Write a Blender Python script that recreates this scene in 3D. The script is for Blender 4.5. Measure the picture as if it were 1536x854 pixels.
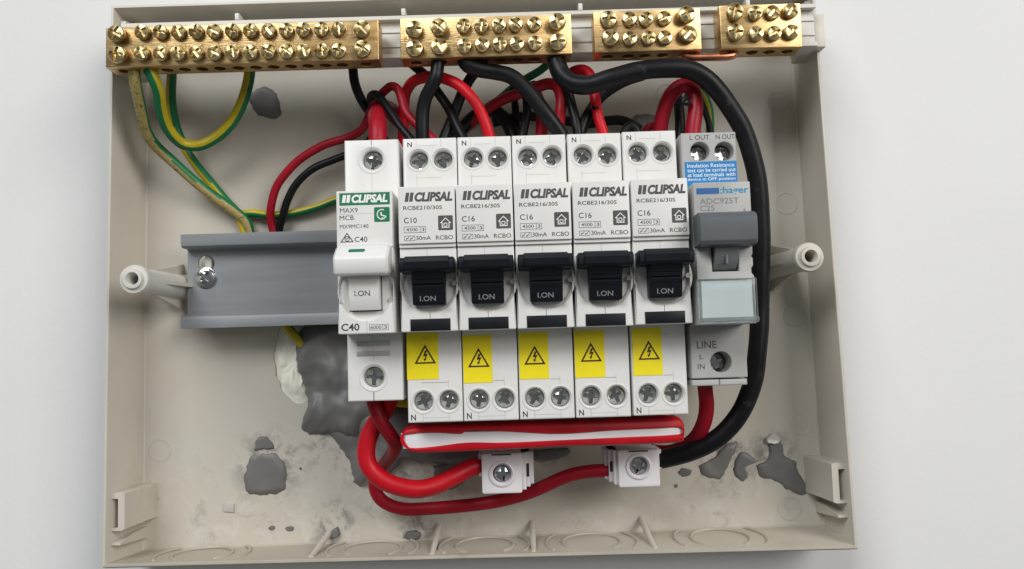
import bpy, bmesh, math, random
from mathutils import Vector, Matrix, noise
from mathutils.geometry import tessellate_polygon
random.seed(7)
for o in list(bpy.data.objects): bpy.data.objects.remove(o)
SC = bpy.context.scene; COL = SC.collection
MM = 0.001
# board frame, millimetres: x right, y up (0 = middle of the DIN rail), z out of the wall.  world = (x, -z, y) / 1000

# ---------------------------------------------------------------- camera
cd = bpy.data.cameras.new('camera'); cam = bpy.data.objects.new('camera', cd); COL.objects.link(cam)
cd.sensor_width = 36; cd.lens = 28.254; cd.clip_start = 0.01; cd.clip_end = 50
AX, AY, AZ = 0.0738, -0.0024, -0.0296
rot = Matrix.Rotation(math.pi/2, 3, 'X') @ Matrix.Rotation(AX, 3, 'X') @ Matrix.Rotation(AY, 3, 'Y') @ Matrix.Rotation(AZ, 3, 'Z')
cam.matrix_world = Matrix.Translation((0.03397, -0.30436, -0.02671)) @ rot.to_4x4()
SC.camera = cam
SC.render.resolution_x = 1024; SC.render.resolution_y = 569

# ---------------------------------------------------------------- light: soft daylight of a room
w = bpy.data.worlds.new('World'); SC.world = w; w.use_nodes = True
w.node_tree.nodes['Background'].inputs[0].default_value = (0.96, 0.985, 1.0, 1)
w.node_tree.nodes['Background'].inputs[1].default_value = 0.14
def area(name, loc, target, sx, sy, power, color):
    l = bpy.data.lights.new(name, 'AREA'); l.shape = 'RECTANGLE'; l.size = sx; l.size_y = sy; l.energy = power; l.color = color
    o = bpy.data.objects.new(name, l); COL.objects.link(o); o.location = loc
    o.rotation_euler = (Vector(target) - Vector(loc)).to_track_quat('-Z', 'Y').to_euler(); return o
area('window_light', (-0.55, -1.15, 0.90), (0.02, 0, 0), 0.8, 0.6, 16.0, (0.96, 0.985, 1.0))
area('room_light', (1.1, -1.25, 0.62), (0.05, 0, 0), 0.9, 0.9, 20.0, (1.0, 0.965, 0.93))
SC.view_settings.view_transform = 'Standard'; SC.view_settings.look = 'None'
SC.view_settings.exposure = -0.06; SC.view_settings.gamma = 1.0

# ---------------------------------------------------------------- materials
MAT = {}
def mat(name, col, rough=0.4, metal=0.0, var=0.06, scale=60.0, bump=0.0, bscale=400.0, spec=0.5, stretch=None, rvar=0.1, dirt=None, ddist=(0.55, 0.7), dscale=30, trans=0, ior=1.45, bump_dist=0.0003):
    m = bpy.data.materials.new(name); m.use_nodes = True; nt = m.node_tree; N = nt.nodes; L = nt.links
    b = N['Principled BSDF']; b.inputs['Metallic'].default_value = metal
    b.inputs['Specular IOR Level'].default_value = spec; b.inputs['IOR'].default_value = ior
    b.inputs['Transmission Weight'].default_value = trans
    tc = N.new('ShaderNodeTexCoord'); mp = N.new('ShaderNodeMapping'); oi = N.new('ShaderNodeObjectInfo'); va = N.new('ShaderNodeVectorMath'); va.operation = 'MULTIPLY_ADD'; L.new(oi.outputs['Location'], va.inputs[0]); va.inputs[1].default_value = (3.1, 3.1, 3.1); L.new(tc.outputs['Object'], va.inputs[2]); L.new(va.outputs[0], mp.inputs[0])
    if stretch: mp.inputs['Scale'].default_value = stretch
    n = N.new('ShaderNodeTexNoise'); n.inputs['Scale'].default_value = scale; n.inputs['Detail'].default_value = 6; L.new(mp.outputs[0], n.inputs['Vector'])
    r = N.new('ShaderNodeValToRGB'); L.new(n.outputs[0], r.inputs[0])
    r.color_ramp.elements[0].position = 0.3; r.color_ramp.elements[1].position = 0.7
    r.color_ramp.elements[0].color = tuple(c*(1-var) for c in col)+(1,); r.color_ramp.elements[1].color = tuple(min(1, c*(1+var)) for c in col)+(1,)
    out = r.outputs[0]
    if dirt:
        n2 = N.new('ShaderNodeTexNoise'); n2.inputs['Scale'].default_value = dscale; n2.inputs['Detail'].default_value = 8; n2.inputs['Roughness'].default_value = 0.65; L.new(va.outputs[0], n2.inputs['Vector'])
        r2 = N.new('ShaderNodeValToRGB'); L.new(n2.outputs[0], r2.inputs[0])
        r2.color_ramp.elements[0].position = ddist[0]; r2.color_ramp.elements[1].position = ddist[1]
        r2.color_ramp.elements[0].color = (0, 0, 0, 1); r2.color_ramp.elements[1].color = (1, 1, 1, 1)
        mx = N.new('ShaderNodeMix'); mx.data_type = 'RGBA'; L.new(r2.outputs[0], mx.inputs['Factor']); L.new(out, mx.inputs['A']); mx.inputs['B'].default_value = tuple(dirt)+(1,)
        out = mx.outputs['Result']
    L.new(out, b.inputs['Base Color'])
    mr = N.new('ShaderNodeMapRange'); L.new(n.outputs[0], mr.inputs[0])
    mr.inputs['To Min'].default_value = max(0.02, rough-rvar); mr.inputs['To Max'].default_value = min(1, rough+rvar); L.new(mr.outputs[0], b.inputs['Roughness'])
    if bump:
        n3 = N.new('ShaderNodeTexNoise'); n3.inputs['Scale'].default_value = bscale; n3.inputs['Detail'].default_value = 4; L.new(mp.outputs[0], n3.inputs['Vector'])
        bp = N.new('ShaderNodeBump'); bp.inputs['Strength'].default_value = bump; bp.inputs['Distance'].default_value = bump_dist; L.new(n3.outputs[0], bp.inputs['Height']); L.new(bp.outputs[0], b.inputs['Normal'])
    MAT[name] = m; return m
mat('wall_paint', (0.74, 0.74, 0.735), 0.75, var=0.025, scale=7, bump=0.25, bscale=420)
mat('abs_beige', (0.58, 0.545, 0.47), 0.36, var=0.05, scale=25, bump=0.06, bscale=900, dirt=(0.43, 0.40, 0.34), ddist=(0.58, 0.82), dscale=22)
mat('abs_floor', (0.52, 0.495, 0.445), 0.26, var=0.06, scale=12, bump=0.10, bscale=500, dirt=(0.62, 0.60, 0.55), ddist=(0.50, 0.66), dscale=34)
mat('abs_grimy', (0.47, 0.435, 0.36), 0.42, var=0.08, scale=40, bump=0.1, bscale=900, dirt=(0.22, 0.195, 0.16), ddist=(0.60, 0.85), dscale=60)
mat('abs_light', (0.64, 0.625, 0.575), 0.4, var=0.04, scale=50)
mat('device_white', (0.72, 0.715, 0.69), 0.38, var=0.025, scale=90, bump=0.05, bscale=2500, dirt=(0.58, 0.545, 0.48), ddist=(0.58, 0.80), dscale=110)
mat('switch_white', (0.76, 0.755, 0.735), 0.36, var=0.02, scale=90, bump=0.04, bscale=2500)
mat('device_grey', (0.41, 0.41, 0.40), 0.4, var=0.03, scale=90, bump=0.05, bscale=2500)
mat('connector_white', (0.74, 0.72, 0.73), 0.35, var=0.03, scale=120)
mat('switch_dark_grey', (0.105, 0.115, 0.125), 0.42, var=0.05, scale=90)
mat('switch_mid_grey', (0.17, 0.18, 0.185), 0.42, var=0.05, scale=90)
mat('switch_black', (0.0055, 0.0065, 0.010), 0.45, var=0.1, scale=150, bump=0.05, bscale=2500, rvar=0.1, spec=0.3)
mat('seam_dark', (0.05, 0.048, 0.045), 0.8)
mat('seam_light', (0.40, 0.39, 0.37), 0.7)
mat('print_dark', (0.045, 0.045, 0.045), 0.6, var=0.3, scale=600)
mat('print_grey', (0.075, 0.075, 0.075), 0.6, var=0.25, scale=600)
mat('print_pale', (0.20, 0.20, 0.195), 0.6)
mat('print_white', (0.8, 0.8, 0.78), 0.5)
mat('print_switch', (0.22, 0.225, 0.23), 0.5)
mat('print_green', (0.006, 0.16, 0.075), 0.4, var=0.08)
mat('print_blue', (0.004, 0.20, 0.50), 0.4, var=0.05)
mat('print_navy', (0.02, 0.11, 0.30), 0.4)
mat('print_teal', (0.01, 0.24, 0.42), 0.4)
mat('sticker_yellow', (0.86, 0.72, 0.006), 0.5, var=0.04, scale=80, bump=0.15, bscale=250, dirt=(0.72, 0.57, 0.01), ddist=(0.58, 0.8), dscale=110)
mat('print_maroon', (0.03, 0.006, 0.006), 0.5)
mat('acrylic', (0.93, 0.98, 0.982), 0.06, var=0.01, trans=1.0, ior=1.3, rvar=0.02)
mat('label_pale', (0.74, 0.78, 0.775), 0.5, var=0.02)
mat('steel', (0.56, 0.57, 0.56), 0.17, metal=1, var=0.12, scale=500, bump=0.04, bscale=1500, rvar=.05)
mat('zinc_bright', (0.52, 0.53, 0.54), 0.2, metal=1, var=0.1, scale=500, bump=0.04, bscale=1500, rvar=.06)
mat('hole_dark', (0.03, 0.03, 0.03), 0.7)
mat('brass', (0.68, 0.475, 0.225), 0.36, metal=1, var=0.18, scale=90, stretch=(1.0, 4.0, 9.0), bump=0.25, bscale=330, dirt=(0.42, 0.255, 0.11), ddist=(0.50, 0.80), dscale=70)
mat('brass_screw', (0.62, 0.51, 0.28), 0.3, metal=1, var=0.15, scale=600, bump=0.06, bscale=1500, dirt=(0.42, 0.30, 0.13), ddist=(0.50, 0.72), dscale=260)
mat('brass_dark', (0.30, 0.19, 0.07), 0.5, metal=1)
mat('copper', (0.66, 0.27, 0.16), 0.33, metal=1, var=0.2, scale=200, bump=0.1, bscale=900)
mat('pvc_red', (0.52, 0.005, 0.014), 0.40, var=0.16, scale=60, bump=0.2, bscale=300, spec=0.35, dirt=(0.38, 0.010, 0.018), ddist=(0.55, 0.72), dscale=130)
mat('pvc_dull_red', (0.31, 0.004, 0.016), 0.44, var=0.18, scale=60, bump=0.2, bscale=300, spec=0.33, dirt=(0.2, 0.01, 0.014), ddist=(0.55, 0.72), dscale=130)
mat('pvc_black', (0.006, 0.0065, 0.008), 0.42, var=0.2, scale=120, bump=0.15, bscale=350, spec=0.28, dirt=(0.05, 0.048, 0.045), ddist=(0.62, 0.78), dscale=160)
mat('pvc_yellow', (0.46, 0.36, 0.01), 0.4, var=0.12, scale=150)
mat('pvc_green', (0.006, 0.15, 0.055), 0.4, var=0.12, scale=150)
mat('pvc_tan', (0.36, 0.28, 0.10), 0.55, var=0.35, scale=420, bump=0.4, bscale=900, dirt=(0.07, 0.06, 0.03), ddist=(0.55, 0.65), dscale=420)
mat('din_grey', (0.235, 0.25, 0.262), 0.42, var=0.08, scale=90, stretch=(0.3, 1, 3), bump=0.04, bscale=400, dirt=(0.27, 0.29, 0.305), ddist=(0.58, 0.75), dscale=70)
mat('sealant_grey', (0.165, 0.162, 0.158), 0.45, var=0.15, scale=110, bump=0.3, bscale=110, dirt=(0.19, 0.185, 0.18), ddist=(0.52, 0.75), dscale=60)
mat('plaster_cream', (0.90, 0.885, 0.76), 0.8, var=0.1, scale=90, bump=0.6, bscale=250)
mat('busbar_white', (0.82, 0.80, 0.81), 0.4, var=0.03, scale=200)

def stain_floor(m, spots):
    '''old sealant residue smeared round the patches and pale plaster dust towards the bottom of the panel'''
    nt = m.node_tree; N = nt.nodes; L = nt.links; b = N['Principled BSDF']; src = b.inputs['Base Color'].links[0].from_socket
    tc = N.new('ShaderNodeTexCoord')
    def noise_tex(scale, det, a, c, dist=0.0):
        n = N.new('ShaderNodeTexNoise'); n.inputs['Scale'].default_value = scale; n.inputs['Detail'].default_value = det; n.inputs['Roughness'].default_value = .7; n.inputs['Distortion'].default_value = dist
        L.new(tc.outputs['Object'], n.inputs['Vector']); r = N.new('ShaderNodeMapRange'); r.inputs['From Min'].default_value = a; r.inputs['From Max'].default_value = c; L.new(n.outputs[0], r.inputs[0]); return r.outputs[0]
    def mul(a, c):
        x = N.new('ShaderNodeMath'); x.operation = 'MULTIPLY'; x.use_clamp = True; L.new(a, x.inputs[0])
        if isinstance(c, float): x.inputs[1].default_value = c
        else: L.new(c, x.inputs[1])
        return x.outputs[0]
    def over(a, fac, col):
        mx = N.new('ShaderNodeMix'); mx.data_type = 'RGBA'; L.new(fac, mx.inputs['Factor']); L.new(a, mx.inputs['A']); mx.inputs['B'].default_value = col+(1,); return mx.outputs['Result']
    total = None
    for x, y, r in spots:
        d = N.new('ShaderNodeVectorMath'); d.operation = 'DISTANCE'; L.new(tc.outputs['Object'], d.inputs[0]); d.inputs[1].default_value = ((x-20)*MM, -2*MM, y*MM)
        q = N.new('ShaderNodeMapRange'); q.inputs['From Min'].default_value = r*MM; q.inputs['From Max'].default_value = r*.35*MM; L.new(d.outputs['Value'], q.inputs[0])
        if total is None: total = q.outputs[0]
        else:
            x_ = N.new('ShaderNodeMath'); x_.operation = 'MAXIMUM'; L.new(total, x_.inputs[0]); L.new(q.outputs[0], x_.inputs[1]); total = x_.outputs[0]
    sp = N.new('ShaderNodeSeparateXYZ'); L.new(tc.outputs['Object'], sp.inputs[0])
    low = N.new('ShaderNodeMapRange'); low.inputs['From Min'].default_value = -55*MM; low.inputs['From Max'].default_value = -92*MM; L.new(sp.outputs['Z'], low.inputs[0])
    c = over(src, mul(mul(noise_tex(95, 9, .50, .62, .6), low.outputs[0]), .45), (.68, .66, .60))
    c = over(c, mul(mul(noise_tex(120, 8, .56, .66, .8), low.outputs[0]), .5), (.34, .31, .26))
    c = over(c, mul(mul(noise_tex(140, 8, .47, .60, .5), total), .85), (.20, .19, .18))
    c = over(c, mul(noise_tex(60, 10, .66, .74, 1.2), .35), (.33, .30, .25))
    L.new(c, b.inputs['Base Color'])
mat('panel_floor', (0.56, 0.522, 0.45), 0.16, var=0.03, scale=9, bump=0.07, bscale=260, dirt=(0.57, 0.545, 0.49), ddist=(0.50, 0.70), dscale=30, rvar=.08)
stain_floor(MAT['panel_floor'], [(-60, -70, 17), (-30, -60, 22), (116, -75, 16), (132, -72, 12), (0, -72, 22), (45, -66, 13), (-36, -92, 11), (-6, -95, 12)])

# ---------------------------------------------------------------- mesh helpers
def W(x, y, z): return (x*MM, -z*MM, y*MM)
def inset(poly, d):
    n = len(poly); out = []
    a = sum(poly[i][0]*poly[(i+1) % n][1]-poly[(i+1) % n][0]*poly[i][1] for i in range(n)); s = 1 if a > 0 else -1
    for i in range(n):
        p0, p1, p2 = poly[i-1], poly[i], poly[(i+1) % n]
        e1 = (p1[0]-p0[0], p1[1]-p0[1]); e2 = (p2[0]-p1[0], p2[1]-p1[1])
        l1 = math.hypot(*e1) or 1e-9; l2 = math.hypot(*e2) or 1e-9
        n1 = (-e1[1]/l1*s, e1[0]/l1*s); n2 = (-e2[1]/l2*s, e2[0]/l2*s)
        k = 1+n1[0]*n2[0]+n1[1]*n2[1]; k = max(k, 0.35)
        out.append((p1[0]+d*(n1[0]+n2[0])/k, p1[1]+d*(n1[1]+n2[1])/k))
    return out
def rect(x0, x1, y0, y1, r=0.0, seg=3):
    if r <= 0: return [(x0, y0), (x1, y0), (x1, y1), (x0, y1)]
    pts = []
    for cx, cy, a0 in ((x1-r, y0+r, -90), (x1-r, y1-r, 0), (x0+r, y1-r, 90), (x0+r, y0+r, 180)):
        for k in range(seg+1):
            a = math.radians(a0+90*k/seg); pts.append((cx+r*math.cos(a), cy+r*math.sin(a)))
    return pts
def circ(cx, cy, r, n=28, ph=0): return [(cx+r*math.cos(2*math.pi*k/n+ph), cy+r*math.sin(2*math.pi*k/n+ph)) for k in range(n)]
class MB:
    def __init__(s): s.v = []; s.f = []; s.m = []
    def add(s, pts): i = len(s.v); s.v += pts; return list(range(i, i+len(pts)))
    def face(s, idx, m=0): s.f.append(tuple(idx)); s.m.append(m)
    def strip(s, a, b, m=0, closed=True):
        n = len(a)
        for i in range(n if closed else n-1): s.face((a[i], a[(i+1) % n], b[(i+1) % n], b[i]), m)
    def cap(s, loops, m=0):
        flat = [i for l in loops for i in l]
        tri = tessellate_polygon([[Vector(s.v[i]) for i in l] for l in loops])
        for t in tri: s.face([flat[k] for k in t], m)
    def slab(s, outline, z0, z1, b=0.0, holes=(), ax=None, seg=2, m=0, back=False):
        """outline in (u,v), extruded from z0 to z1 with a rounded front edge; holes = (polygon, depth, chamfer)"""
        ax = ax or (lambda u, v, w: (u, v, w))
        R = lambda poly, z: s.add([ax(u, v, z) for u, v in poly])
        a = R(outline, z0); first = a
        lev = [(z1-b, 0.0)]+[(z1-b+b*math.sin(math.pi/2*k/seg), b-b*math.cos(math.pi/2*k/seg)) for k in range(1, seg+1)] if b else [(z1, 0.0)]
        for z, d in lev:
            c = R(inset(outline, d) if d else outline, z); s.strip(a, c, m); a = c
        loops = [a]
        for poly, depth, ch in holes:
            h = R(inset(poly, -ch) if ch else poly, z1); loops.append(h); p = h
            if ch: q = R(poly, z1-ch); s.strip(p, q, m); p = q
            q = R(poly, z1-depth); s.strip(p, q, m)
            if depth < abs(z1-z0)-1e-6: s.cap([q], m)
        s.cap(loops, m)
        if back: s.cap([first], m)
        return s
    def box(s, x0, x1, y0, y1, z0, z1, b=0.0, r=0.0, m=0): return s.slab(rect(x0, x1, y0, y1, r), z0, z1, b, m=m, back=True)
    def extr(s, prof, x0, x1, b=0.0, m=0):
        """(y,z) profile swept along x"""
        R = lambda x, d: s.add([(x, y, z) for y, z in (inset(prof, d) if d else prof)])
        rings = [R(x0, b), R(x0+b, 0), R(x1-b, 0), R(x1, b)] if b else [R(x0, 0), R(x1, 0)]
        for p, q in zip(rings, rings[1:]): s.strip(p, q, m)
        s.cap([rings[0]], m); s.cap([rings[-1]], m); return s
    def lathe(s, prof, cx=0, cy=0, n=28, m=0, cap0=False, cap1=True):
        """(r,z) profile about an axis along z"""
        a = None; first = None
        for r, z in prof:
            c = s.add([(cx+r*math.cos(2*math.pi*k/n), cy+r*math.sin(2*math.pi*k/n), z) for k in range(n)])
            if a: s.strip(a, c, m)
            else: first = c
            a = c
        if cap1: s.face(a, m)
        if cap0: s.face(first, m)
        return s
    def tube(s, path, r, n=14, mf=None, close=True, jitter=0.0):
        P = [Vector(p) for p in path]; prev = None; up = None; rings = []
        for i, p in enumerate(P):
            t = (P[min(i+1, len(P)-1)]-P[max(i-1, 0)]).normalized()
            if up is None: up = Vector((0, 0, 1)) if abs(t.z) < 0.9 else Vector((1, 0, 0))
            up = (up-t*up.dot(t)).normalized(); side = t.cross(up)
            rr = r(i/(len(P)-1)) if callable(r) else r
            if jitter: rr *= 1+jitter*noise.noise(p*0.16)
            rings.append(s.add([tuple(p+(up*math.cos(2*math.pi*k/n)+side*math.sin(2*math.pi*k/n))*rr) for k in range(n)]))
        for i, (a, b) in enumerate(zip(rings, rings[1:])):
            for k in range(n): s.face((a[k], a[(k+1) % n], b[(k+1) % n], b[k]), mf(i/(len(P)-1), k, n) if mf else 0)
        if close: s.face(rings[0]); s.face(rings[-1])
        return s
    def mesh(s, name, mats, origin=(0, 0, 0), sharp=32):
        me = bpy.data.meshes.new(name)
        me.from_pydata([W(x-origin[0], y-origin[1], z-origin[2]) for x, y, z in s.v], [], s.f)
        bm = bmesh.new(); bm.from_mesh(me); bmesh.ops.recalc_face_normals(bm, faces=bm.faces); bm.to_mesh(me); bm.free()
        for mm in (mats if isinstance(mats, (list, tuple)) else [mats]): me.materials.append(MAT[mm])
        for i, p in enumerate(me.polygons): p.use_smooth = True
        if len(me.polygons) == len(s.m): me.polygons.foreach_set('material_index', s.m)
        me.set_sharp_from_angle(angle=math.radians(sharp)); me.update(); return me
    def build(s, name, mats, parent=None, origin=None, sharp=32):
        if origin is None: origin = (0, 0, 0) if parent else (0, 0, 0)
        o = bpy.data.objects.new(name, s.mesh(name, mats, origin, sharp)); COL.objects.link(o)
        if parent: o.parent = parent
        o.location = W(*origin) if not parent else W(*origin)
        return o
def put(name, me, parent, loc=(0, 0, 0)):
    o = bpy.data.objects.new(name, me); COL.objects.link(o); o.parent = parent; o.location = W(*loc); return o
def tag(o, label=None, cat=None, group=None, kind=None):
    for k, v in (('label', label), ('category', cat), ('group', group), ('kind', kind)):
        if v: o[k] = v
    return o
def thing(name, label, cat, loc=(0, 0, 0), group=None):
    o = bpy.data.objects.new(name, None); COL.objects.link(o); o.empty_display_size = 0.005; o.location = W(*loc); return tag(o, label, cat, group)
def copy_tree(o, parent=None):
    c = o.copy(); COL.objects.link(c); c.parent = parent
    for ch in list(o.children): copy_tree(ch, c)
    return c
_tc = {}
def letters(body, bx, z, m, parent, shear=0.0, bold=0.006, name='lettering'):
    """flat print filling the box bx = (x0, x1, y0, y1); z is a height or a function of y"""
    key = (body, shear, bold)
    if key not in _tc:
        cu = bpy.data.curves.new('t', 'FONT'); cu.body = body; cu.shear = shear; cu.offset = bold; cu.resolution_u = 3; cu.fill_mode = 'FRONT'
        ob = bpy.data.objects.new('t', cu); COL.objects.link(ob)
        bpy.context.view_layer.update()
        me = bpy.data.meshes.new_from_object(ob.evaluated_get(bpy.context.evaluated_depsgraph_get()))
        vs = [(v.co.x, v.co.y) for v in me.vertices]; fs = [tuple(p.vertices) for p in me.polygons]
        bpy.data.objects.remove(ob); bpy.data.meshes.remove(me)
        xs = [v[0] for v in vs]; ys = [v[1] for v in vs]
        _tc[key] = ([((x-min(xs))/(max(xs)-min(xs)), (y-min(ys))/(max(ys)-min(ys))) for x, y in vs], fs)
    vs, fs = _tc[key]; x0, x1, y0, y1 = bx
    zf = z if callable(z) else (lambda y: z)
    mb = MB(); mb.v = [(x0+u*(x1-x0), y0+v*(y1-y0), zf(y0+v*(y1-y0))) for u, v in vs]; mb.f = list(fs); mb.m = [0]*len(fs)
    me = bpy.data.meshes.new(name); me.from_pydata([W(*p) for p in mb.v], [], mb.f); me.materials.append(MAT[m])
    return put(name, me, parent)
def flat(mb, poly, z, m=0): mb.cap([mb.add([(x, y, z) for x, y in poly])], m); return mb
def flat_holes(mb, polys, z, m=0): mb.cap([mb.add([(x, y, z) for x, y in p]) for p in polys], m); return mb
def frame_poly(mb, poly, t, z, m=0):
    mb.strip(mb.add([(x, y, z) for x, y in poly]), mb.add([(x, y, z) for x, y in inset(poly, t)]), m); return mb
def catmull(pts, step=1.6):
    P = [Vector(p) for p in pts]; P = [P[0]*2-P[1]]+P+[P[-1]*2-P[-2]]; out = []
    for i in range(1, len(P)-2):
        p0, p1, p2, p3 = P[i-1:i+3]; n = max(3, int((p2-p1).length/step))
        for k in range(n):
            t = k/n; out.append(0.5*((2*p1)+(p2-p0)*t+(2*p0-5*p1+4*p2-p3)*t*t+(3*p1-p0-3*p2+p3)*t**3))
    out.append(P[-2]); return out

# ---------------------------------------------------------------- the wall
mb = MB(); mb.box(-900, 950, -700, 700, -30, -9.2)
tag(mb.build('wall', 'wall_paint'), kind='structure', label='matt off white painted wall behind the box')

# ---------------------------------------------------------------- the enclosure base
FZ, RZ = -7.0, 17.0
enc = thing('enclosure_base', 'open shallow beige plastic switchboard box fixed to the wall', 'enclosure', (20, 0, -9))
EO = (20, 0, -9)
def ebuild(mb, name, m, parent=enc, sharp=32):
    me = mb.mesh(name, m, EO, sharp); return put(name, me, parent)
fl = [(-108.0, -100.5), (150.6, -98.8), (148.4, 97), (-107.0, 97)]
opening = [(-55.7, -17.8), (-57.1, -21.9), (-57.9, -27.5), (-57.9, -32.1), (-56.9, -37.3), (-54.4, -42.5), (-50.6, -46.4), (-47.5, -47.2), (-45.5, -44.2), (-44.3, -35.6), (-43.7, -25.4), (-44.7, -18.1)]
opening = [(p.x+.9*noise.noise((p.x*.35, p.y*.35, 2)), p.y+.9*noise.noise((p.x*.35, p.y*.35, 9))) for p in catmull([(x, y, 0) for x, y in opening]+[opening[0]+(0,)], 1.2)[:-1]]
mb = MB(); mb.slab(fl, -9.1, FZ, 0, [(opening, 2.1, 0.0)])
ebuild(mb, 'back_panel', 'panel_floor')
RO = [(-112.3, -101.2), (153.8, -102.6), (150.2, 103.2), (-110.6, 102.6)]
BO = [(-109.6, -101.6), (152.2, -100.4), (150.0, 98.6), (-108.6, 98.8)]
def lerp(a, b, t): return [(p[0]+(q[0]-p[0])*t, p[1]+(q[1]-p[1])*t) for p, q in zip(a, b)]
def rnd(poly, r, seg=4):
    out = []; n = len(poly)
    for i in range(n):
        p0, p1, p2 = Vector(poly[i-1]), Vector(poly[i]), Vector(poly[(i+1) % n])
        a = p1+(p0-p1).normalized()*r; b = p1+(p2-p1).normalized()*r
        for k in range(seg+1):
            t = k/seg; q = a*(1-t)**2+p1*2*t*(1-t)+b*t*t; out.append((q.x, q.y))
    return out
corners = list(range(4))
names4 = ['bottom_wall', 'side_wall', 'top_wall', 'side_wall']
R2 = lerp(BO, RO, 1.0)
prof = [(BO, 0.0, -9.1), (R2, 0.0, 14.6), (R2, 0.15, 15.0), (R2, 0.75, 15.05), (R2, 0.8, 16.7), (R2, 1.0, RZ), (R2, 1.75, RZ), (R2, 1.95, 16.7), (fl, -0.05, FZ+0.6), (fl, 0.5, FZ+0.02)]
for e in range(4):
    mb = MB(); prev = None
    for base, d, z in prof:
        q = inset(base, d) if d else base
        a, b = q[e], q[(e+1) % 4]
        nseg = 24
        ring = mb.add([(a[0]+(b[0]-a[0])*k/nseg, a[1]+(b[1]-a[1])*k/nseg, z) for k in range(nseg+1)])
        if prev: mb.strip(prev, ring, closed=False)
        prev = ring
    ebuild(mb, names4[e], 'abs_grimy' if e == 0 else 'abs_beige')
# ribs from the floor up the bottom wall
for (xa, ya, xb, yb) in ((-37.2, -95.6, -39.2, -99.7), (4.1, -94.8, 3.6, -100.2), (39.6, -94.8, 39.6, -100.2), (81.2, -94.3, 82.6, -100.6)):
    mb = MB(); path = [(xa+(xb-xa)*t, ya+(yb-ya)*t**.8+.1, FZ-.4+(14.9-FZ)*t) for t in (0, .1, .25, .4, .55, .7, .85, .95, 1.0)]
    mb.tube(path, lambda t: 1.25-.35*t, 12)
    ebuild(mb, 'rib', 'abs_beige')
# knockout rings moulded in the bottom wall
for cx in (-81, -19, 22, 61, 108):
    mb = MB()
    for rr in (16.5, 10.5):
        path = []
        for k in range(0, 73):
            a = math.pi*2*k/72; x = cx+rr*math.cos(a); z = 5+rr*math.sin(a)
            if FZ+1.2 < z < 13.6:
                t = (z-FZ)/(RZ-FZ); u = (x+108)/258
                yw = (-100.0+1.7*u)*(1-t)+(-99.35-1.4*u)*t
                path.append((x, yw, z))
            else:
                if len(path) > 3: mb.tube(path, 0.55, 8)
                path = []
        if len(path) > 3: mb.tube(path, 0.55, 8)
    ebuild(mb, 'knockout_ring', 'abs_grimy')
# ejector rings on the floor
for (x, y, r) in ((142.0, 65.8, 4.0), (143.0, 25.0, 4.2), (143.8, -19.1, 4.2), (143.6, -60.6, 4.0), (137.7, -92.3, 4.2), (-101.8, -63.3, 4.1), (-45, 91, 4), (98, 70, 4.0)):
    mb = MB(); mb.lathe([(r-.35, FZ-.01), (r-.2, FZ+.16), (r+.2, FZ+.16), (r+.35, FZ-.01)], x, y, 36, cap1=False); ebuild(mb, 'moulded_ring', 'abs_floor')
# screw posts
for sx, x, y in ((1, -93.4, -1.0), (-1, 135.9, -0.2)):
    mb = MB()
    mb.lathe([(5.2, FZ), (4.7, -4), (4.5, 10), (4.3, 27), (4.3, 29.5)], x, y, 32, cap1=False)
    mb.lathe([(4.3, 29.5), (4.85, 29.6), (4.95, 30.0), (4.95, 32.4), (4.75, 33.0), (3.5, 33.1), (3.45, 33.5), (3.2, 34.3), (2.3, 34.4), (2.0, 33.9), (1.9, 31), (1.75, 20)], x, y, 36)
    p = ebuild(mb, 'screw_post', 'abs_light' if sx == 1 else 'abs_beige')
    for a in (0, 1, 2, 3):
        mb = MB(); dx, dy = ((1, 0), (0, 1), (-1, 0), (0, -1))[a]; px, py = -dy, dx
        i = mb.add([(x+dx*r+px*h, y+dy*r+py*h, z) for h in (-.7, .7) for r, z in ((3, FZ), (9.0, FZ), (7.2, 2), (4.2, 20), (3, 20))])
        mb.face(i[:5]); mb.face(i[5:]); mb.strip(i[:5], i[5:])
        put('web', mb.mesh('web', 'abs_beige', EO), p)
# clip brackets in the lower corners
def bracket(s, x0, ytop, ybot):
    """x0 wall side, s = +1 grows to the right"""
    X = lambda d: x0+s*d
    mb = MB()
    body = [(0, ybot), (0, ytop), (5.6, ytop), (7.0, ytop-.4), (7.0, ybot+.5), (5.6, ybot)]
    a = mb.add([(X(d*1.12), y, FZ) for d, y in body]); b = mb.add([(X(d*0.78), y, 14) for d, y in body]); mb.strip(a, b)
    inner = [(0.2, ybot-.1+1), (0.2, ytop-2.2), (4.0, ytop-2.2), (4.0, ybot+1)]
    inn = mb.add([(X(d*0.78), y, 14) for d, y in inner]); low = mb.add([(X(d*0.8), y, 3) for d, y in inner])
    mb.cap([b, inn]); mb.strip(inn, low); mb.cap([low])
    o = ebuild(mb, 'clip_bracket', 'abs_beige')
    mb = MB(); mb.extr([(ybot-3.0, FZ), (ybot-3.0, 4), (ybot-4.0, 14), (ybot-5.0, 14), (ybot-7.4, FZ)], min(X(0), X(4.2)), max(X(0), X(4.2)), 0.15)
    put('ledge', mb.mesh('ledge', 'abs_beige', EO), o)
bracket(1, -110.6, -75.2, -88.6); bracket(-1, 152.0, -72.4, -86.6)
# standoffs that carry the rail
for x in (-80.9, -30, 40, 122):
    mb = MB(); mb.box(x-1.3, x+1.3, 1.5, 12, FZ, -0.6, 0.3); mb.lathe([(3.4, FZ), (3.1, -0.6)], x, -4, 20); ebuild(mb, 'rail_standoff', 'abs_light')
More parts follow.
